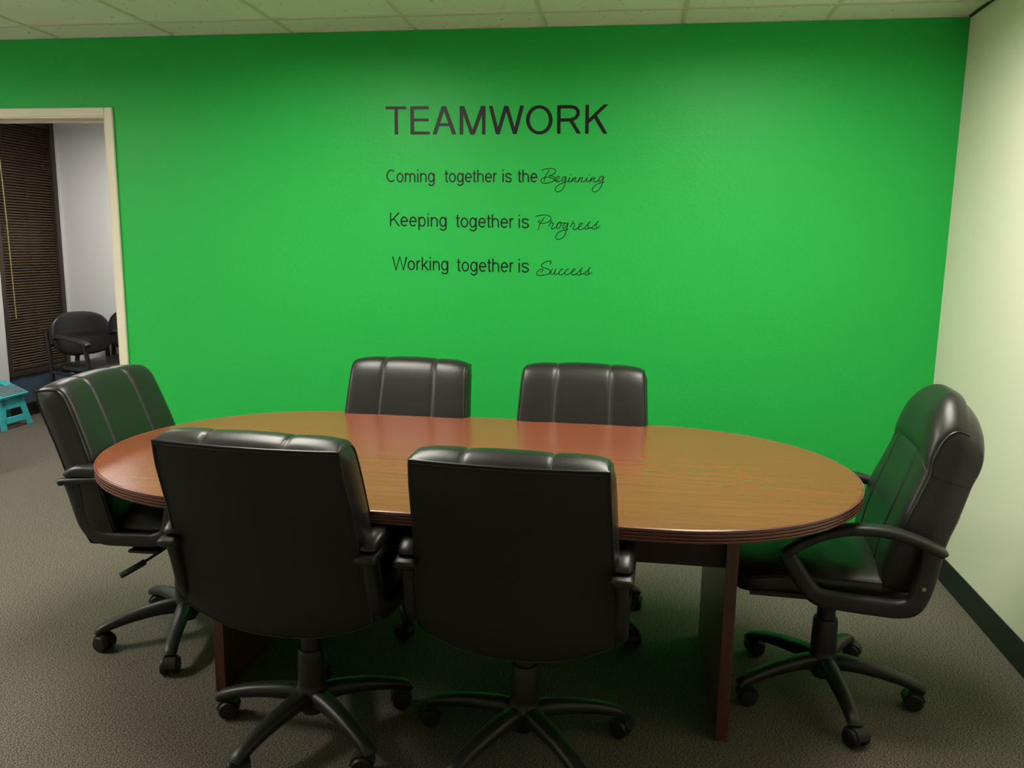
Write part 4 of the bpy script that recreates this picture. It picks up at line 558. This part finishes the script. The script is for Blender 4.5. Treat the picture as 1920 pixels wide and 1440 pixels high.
def build_arm(root, kind, side):
    y = side*(.274 if kind == 'low' else .293)
    if kind == 'low':
        mb = MB()
        loop = [(-.262, .652), (-.222, .650), (-.208, .60), (-.194, .545), (-.184, .508), (-.160, .474), (-.122, .458), (-.075, .456), (.02, .458), (.06, .462), (.095, .485), (.112, .54), (.118, .60), (.118, .650)]
        P = smooth_path([(x, y, z) for x, z in loop[1:]], 5)
        NP = len(P); mb.tube(P, [.023+.007*max(0, 1-i_/20) for i_ in range(NP)], 16, .0165, upv=(0, 1, 0), square=3.2)
        top = smooth_path([(-.262, y, .640), (-.250, y, .645), (-.232, y, .649), (-.1, y, .660), (.05, y, .660), (.135, y, .645)], 5)
        nt_ = len(top); mb.tube(top, [.016, .023, .027]+[.029]*(nt_-5)+[.027, .020], 16, [.006, .010, .012]+[.013]*(nt_-5)+[.012, .008], square=2.8)
        a = mb.build('arm', black_pl, root, angle=50)
        mb = MB()
        P = smooth_path([(-.236, y, .660), (-.228, y, .668), (-.190, y, .682), (-.12, y, .683), (-.05, y, .683), (.04, y, .682), (.11, y, .676), (.140, y, .664)], 6)
        N = len(P); ra = [.030*min(1, (bulge((i+.3)/(N-.4), .35)+.0)) for i in range(N)]
        mb.tube(P, ra, 18, [.023*min(1, bulge((i+.3)/(N-.4), .30)) for i in range(N)], square=2.6)
        mb.build('arm_pad', leather, root, angle=60)
        yy = y+side*.0165
        for x, z in ((-.215, .628), (-.198, .565)):
            mb = MB(); mb.tube([(x, yy-side*.004, z), (x, yy+side*.002, z)], .0055, 10, upv=(0, 0, 1)); mb.build('bolt', black_rub, a)
    else:
        mb = MB()
        top = smooth_path([(-.272, y, .603), (-.262, y, .612), (-.20, y, .637), (-.12, y, .655), (-.03, y, .656), (.05, y, .638), (.12, y, .605), (.175, y, .565)], 5)
        N = len(top)
        mb.tube(top, [.020]+[.027]*(N-2)+[.022], 16, [.012]+[.0155]*(N-1), square=3)
        P = smooth_path([(-.242, y, .615), (-.236, y, .56), (-.226, y, .50), (-.205, y, .450), (-.165, y, .434), (-.10, y, .434), (0, y, .438), (.065, y, .446), (.10, y, .475), (.135, y, .52), (.170, y, .572)], 5)
        mb.tube(P, [.026+.006*max(0, 1-i_/20) for i_ in range(len(P))], 16, .020, upv=(0, 1, 0), square=3.2)
        a = mb.build('arm', black_pl, root, angle=50)
        mb = MB(); mb.tube([(-.224, y+side*.018, .508), (-.224, y+side*.025, .508)], [.0075, .006], 12, upv=(0, 0, 1)); mb.build('bolt', chrome, a)['label'] = 'small chrome bolt'

def caster_mesh(mb, cx, cy, heading):
    """twin wheels with hood; wheel axis perpendicular to heading"""
    c, s = cos(heading), sin(heading); ax = Vector((-s, c, 0)); d = Vector((c, s, 0)); o = Vector((cx, cy, 0))
    wc = o-d*.014+Vector((0, 0, .0288))
    for k in (-1, 1):
        P = [wc+ax*k*q for q in (.007, .009, .025, .030, .0315)]
        mb.tube(P, [.0255, .0285, .0285, .025, .012], 22, upv=(0, 0, 1))
    mb.tube([wc-ax*.007, wc+ax*.007], .019, 14, upv=(0, 0, 1))
    # hood: arc over the wheels
    rows = []
    for i in range(11):
        a = radians(5+170*i/10); r = .0335
        base = wc+d*cos(a)*r+Vector((0, 0, sin(a)*r))
        inn = wc+d*cos(a)*(r-.004)+Vector((0, 0, sin(a)*(r-.004)))
        rows.append([base-ax*.020, base+ax*.020, inn+ax*.020, inn-ax*.020])
    mb.grid(rows, closed_v=True)
    mb.tube([o+Vector((0, 0, .045)), o+Vector((0, 0, .078))], .0095, 12)

def build_base(root, angles, heads, cap_index=None):
    mb = MB()
    mb.lathe([(.020, .052), (.030, .056), (.036, .070), (.046, .078), (.050, .100), (.046, .132), (.040, .142), (.0405, .150), (.0385, .248), (.036, .256), (.030, .257)])
    mb.build('hub', black_pl, root, angle=35)
    mb = MB(); mb.lathe([(.0285, .250), (.0285, .375)]); mb.build('gas_column', black_pl, root, angle=35)
    for i, (a, h) in enumerate(zip(angles, heads)):
        a = radians(a); d = Vector((cos(a), sin(a), 0))
        mb = MB()
        prof = [(.030, .108, .024, .024), (.07, .112, .023, .022), (.12, .109, .0215, .020), (.18, .101, .020, .018), (.235, .089, .0185, .016), (.275, .077, .018, .0145), (.292, .069, .017, .013), (.303, .060, .0155, .010)]
        P = smooth_path([d*r+Vector((0, 0, z)) for r, z, _, _ in prof], 4)
        def lerpk(j, col):
            t = j/4; q = min(int(t), len(prof)-2); f = t-q; return prof[q][col]*(1-f)+prof[q+1][col]*f
        mb.tube(P, [lerpk(j, 2)*1.2 for j in range(len(P))], 14, [lerpk(j, 3)*1.12 for j in range(len(P))], square=2.6)
        leg = mb.build('leg', black_pl, root, angle=50)
        mb = MB(); q = d*.288; caster_mesh(mb, q.x, q.y, radians(h)); c = mb.build('caster', black_rub, leg, angle=35)
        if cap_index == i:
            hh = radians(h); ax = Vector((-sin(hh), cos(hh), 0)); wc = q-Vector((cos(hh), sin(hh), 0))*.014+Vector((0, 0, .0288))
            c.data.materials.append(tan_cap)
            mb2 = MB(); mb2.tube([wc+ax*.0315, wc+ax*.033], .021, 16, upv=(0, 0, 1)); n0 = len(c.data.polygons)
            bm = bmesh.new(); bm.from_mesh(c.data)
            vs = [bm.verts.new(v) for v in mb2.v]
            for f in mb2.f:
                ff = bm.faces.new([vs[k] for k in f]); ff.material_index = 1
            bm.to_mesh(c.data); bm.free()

def office_chair(kind, label, loc, deg, base0, heads, group, lever=False, cap=None, lift=0):
    """deg: the way it faces; base0: world angle of the first base leg; heads: world caster headings"""
    t = thing('office_chair', label, 'chair', (*loc, 0), radians(deg), group)
    build_back(t, kind); build_seat(t, kind)
    build_arm(t, kind, -1); build_arm(t, kind, 1)
    for ch in t.children: ch.location.z += lift
    ang = [base0-deg+72*k for k in range(5)]
    build_base(t, ang, [h-deg for h in heads], cap)
    if lever:
        mb = MB(); mb.tube(smooth_path([(.05, -.05, .40), (.03, -.12, .392), (0, -.18, .372), (-.03, -.22, .352)], 4), .0048, 8)
        l = mb.build('tilt_lever', black_pl, t)
        mb = MB(); mb.tube(smooth_path([(-.024, -.212, .356), (-.035, -.225, .349), (-.070, -.262, .330), (-.080, -.272, .326)], 4), [.008]+[.0155]*11+[.010], 12, .0075, square=3)
        mb.build('lever_grip', black_pl, l)
    return t
GL = 'mid-back office chairs around the table'
ac = office_chair('low', 'black leather office chair seen from behind at the left front of the table', (-.895, -1.89), 87, 34, (20, 100, 200, -60, 10), GL)
office_chair('low', 'black leather office chair seen from behind at the middle front of the table', (-.265, -1.872), 88, 22, (150, 80, 20, 200, 100), GL, lift=-.018)
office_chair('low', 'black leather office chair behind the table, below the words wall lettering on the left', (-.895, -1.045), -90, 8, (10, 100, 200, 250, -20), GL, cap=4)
office_chair('low', 'black leather office chair behind the table, the right one against the green wall', (-.185, -1.045), -90, -37, (-80, 80, 20, 200, 100), GL)
for ch in ac.children:
    if ch.name.startswith(('backrest', 'back_panel')): ch.scale.y = 1.03; ch.location.y += .008
lc = office_chair('low', 'black leather office chair at the left end of the table, side lever hanging out', (-1.580, -1.39), 2, 1, (0, 100, 200, 170, 110), GL, lever=True)
for ch in lc.children:      # this chair's back is reclined a little further
    if ch.name.startswith(('backrest', 'back_panel')):
        ch.matrix_local = Matrix.Translation((-.19, 0, .46)) @ Matrix.Rotation(radians(-2.5), 4, 'Y') @ Matrix.Diagonal((1, 1.07, 1.01, 1)) @ Matrix.Translation((.19, 0, -.46))
hc = office_chair('high', 'high-back black leather office chair at the right end of the table with arched plastic arms', (.655, -1.41), 175, -12, (-10, 160, 200, 185, 120), 'high-back office chair')
for ch in hc.children:
    if ch.name.startswith(('backrest', 'back_panel')): ch.location.x -= .012
    if ch.name.split('.')[0] == 'arm': ch.scale.x = .93; ch.location.x += .012

# ---------------------------------------------------------------- next room: guest chairs and step stool
def guest_chair(label, x, y, deg):
    t = thing('guest_chair', label, 'chair', (x, y, 0), radians(deg), 'guest chairs in the next room')
    # backrest: rounded cushion
    def cushion(w, z0, z1, x0, lean, th, name):
        rows = []; n = 24
        for face in (1, -1):
            for i in range(n+1):
                v = -1+2*i/n; v = sin(v*pi/2) if True else v
                row = []
                for j in range(n+1):
                    u = -1+2*j/n; u = sin(u*pi/2)
                    # rounded rectangle mapping
                    uu = u*math.sqrt(max(0, 1-.40*v*v*abs(v))); vv = v*math.sqrt(max(0, 1-.40*u*u*abs(u)))
                    ed = (max(0, 1-abs(u)**6)*max(0, 1-abs(v)**6))**.4
                    z = (z0+z1)/2+vv*(z1-z0)/2
                    crease = .012*math.exp(-((z-(z0+(z1-z0)*.42))/.018)**2)*math.exp(-(u*1.6)**2) if face > 0 else 0
                    xx = x0-lean*(z-z0)+face*th*ed-crease+.03*u*u
                    row.append((xx, uu*w/2, z))
                rows.append(row)
            m_ = MB() if face > 0 else m_
            m_.grid(rows); rows = []
        return m_.build(name, leather, t, merge=True, angle=60)
    cushion(.51, .50, .85, -.20, .22, .038, 'backrest')
    mb = MB(); rows = []
    n = 24
    for i in range(n+1):
        q = -1+2*i/n; q = sin(q*pi/2); half = max(1e-4, (1-abs(q)**5)**.2); row = []
        for k in range(32):
            a = 2*pi*k/32; c, s_ = cos(a), sin(a)
            row.append((.03+q*.24, math.copysign(abs(c)**.4, c)*.245*half**.6, .425+math.copysign(abs(s_)**.7, s_)*.04*half))
        rows.append(row)
    mb.grid(rows, closed_v=True); mb.f.append(tuple(range(32))[::-1]); mb.f.append(tuple(n*32+k for k in range(32)))
    mb.build('seat', leather, t, merge=True, angle=60)
    for s_ in (-1, 1):
        y_ = s_*.25
        mb = MB(); mb.tube(smooth_path([(-.25, y_, 0), (-.245, y_, .3), (-.255, y_, .5), (-.285, y_, .72)], 5), .016, 12, .016, square=3); mb.build('leg', black_pl, t)
        mb = MB(); mb.tube(smooth_path([(.27, y_, 0), (.245, y_, .3), (.215, y_, .5), (.185, y_, .635)], 5), .016, 12, .016, square=3); mb.build('leg', black_pl, t)
        mb = MB(); mb.tube(smooth_path([(-.17, y_, .662), (-.12, y_, .672), (.05, y_, .660), (.20, y_, .640), (.235, y_, .622)], 5), .027, 12, .017, square=2.6); mb.build('armrest', black_pl, t, angle=60)
        mb = MB(); mb.tube([(-.247, y_, .385), (.24, y_, .385)], .014, 10, .014, square=3); mb.build('side_rail', black_pl, t)
    mb = MB(); mb.tube([(-.245, -.25, .375), (-.245, .25, .375)], .013, 10); mb.tube([(.235, -.25, .375), (.235, .25, .375)], .013, 10)
    mb.tube([(-.262, -.25, .60), (-.262, .25, .60)], .012, 10); mb.build('crossbar', black_pl, t)
guest_chair('black guest chair with creased back beside the blind in the next room', -4.22, 1.93, -20)
guest_chair('black guest chair half hidden by the door frame in the next room', -4.20, 2.19, -90)

def step_stool():
    t = thing('step_stool', 'turquoise folding step stool with grey treads in the next room', 'stool', (-4.62, 1.465, 0), radians(2))
    # the two end frames (trapezoids with a window), standing apart in x
    def end_frame(xb, xt, name):
        mb = MB(); th = .012
        def pl(y, z):    # plane leaning from xb at floor to xt at top
            return xb+(xt-xb)*z/.235
        def quad(a, b, c, d):
            fr = [(pl(*p)+th/2, p[0], p[1]) for p in (a, b, c, d)]; bk = [(pl(*p)-th/2, p[0], p[1]) for p in (a, b, c, d)]
            mb.add(fr+bk, [(0, 1, 2, 3), (7, 6, 5, 4), (0, 4, 5, 1), (1, 5, 6, 2), (2, 6, 7, 3), (3, 7, 4, 0)])
        Z = .235
        quad((-.172, 0), (-.112, 0), (-.060, Z), (-.122, Z)); quad((.172, 0), (.112, 0), (.060, Z), (.122, Z))
        quad((-.092, .150), (.092, .150), (.12, Z), (-.12, Z)); quad((-.135, .045), (.135, .045), (.110, .092), (-.110, .092))
        mb.build(name, teal, t, bevel=.004, smooth=False)
    end_frame(0, -.035, 'end_frame'); end_frame(-.185, -.150, 'end_frame')
    def tp(u, v, h=0):   # top lid, tilted up towards the wall: u along y, v from front to rear
        a = radians(24); return (-.008-v*cos(a)+h*sin(a), u, .238+v*sin(a)+h*cos(a))
    mb = MB()
    def slab(u0, u1, v0, v1, h0, h1):
        c = [tp(u, v, h) for u in (u0, u1) for v in (v0, v1) for h in (h0, h1)]
        mb.add(c, [(0, 1, 3, 2), (4, 6, 7, 5), (0, 4, 5, 1), (2, 3, 7, 6), (0, 2, 6, 4), (1, 5, 7, 3)])
    slab(-.145, .145, -.01, .135, 0, .022); slab(-.145, -.06, .135, .185, 0, .022); slab(.06, .145, .135, .185, 0, .022); slab(-.145, .145, .185, .205, 0, .022)
    mb.build('top', teal, t, bevel=.005, smooth=False)
    mb = MB()
    for k in range(6): slab(-.125, .125, .006+k*.021, .018+k*.021, .022, .0255)
    mb.build('tread', grey_tread, t, smooth=False)['label'] = 'grey ribbed tread strips'
step_stool()
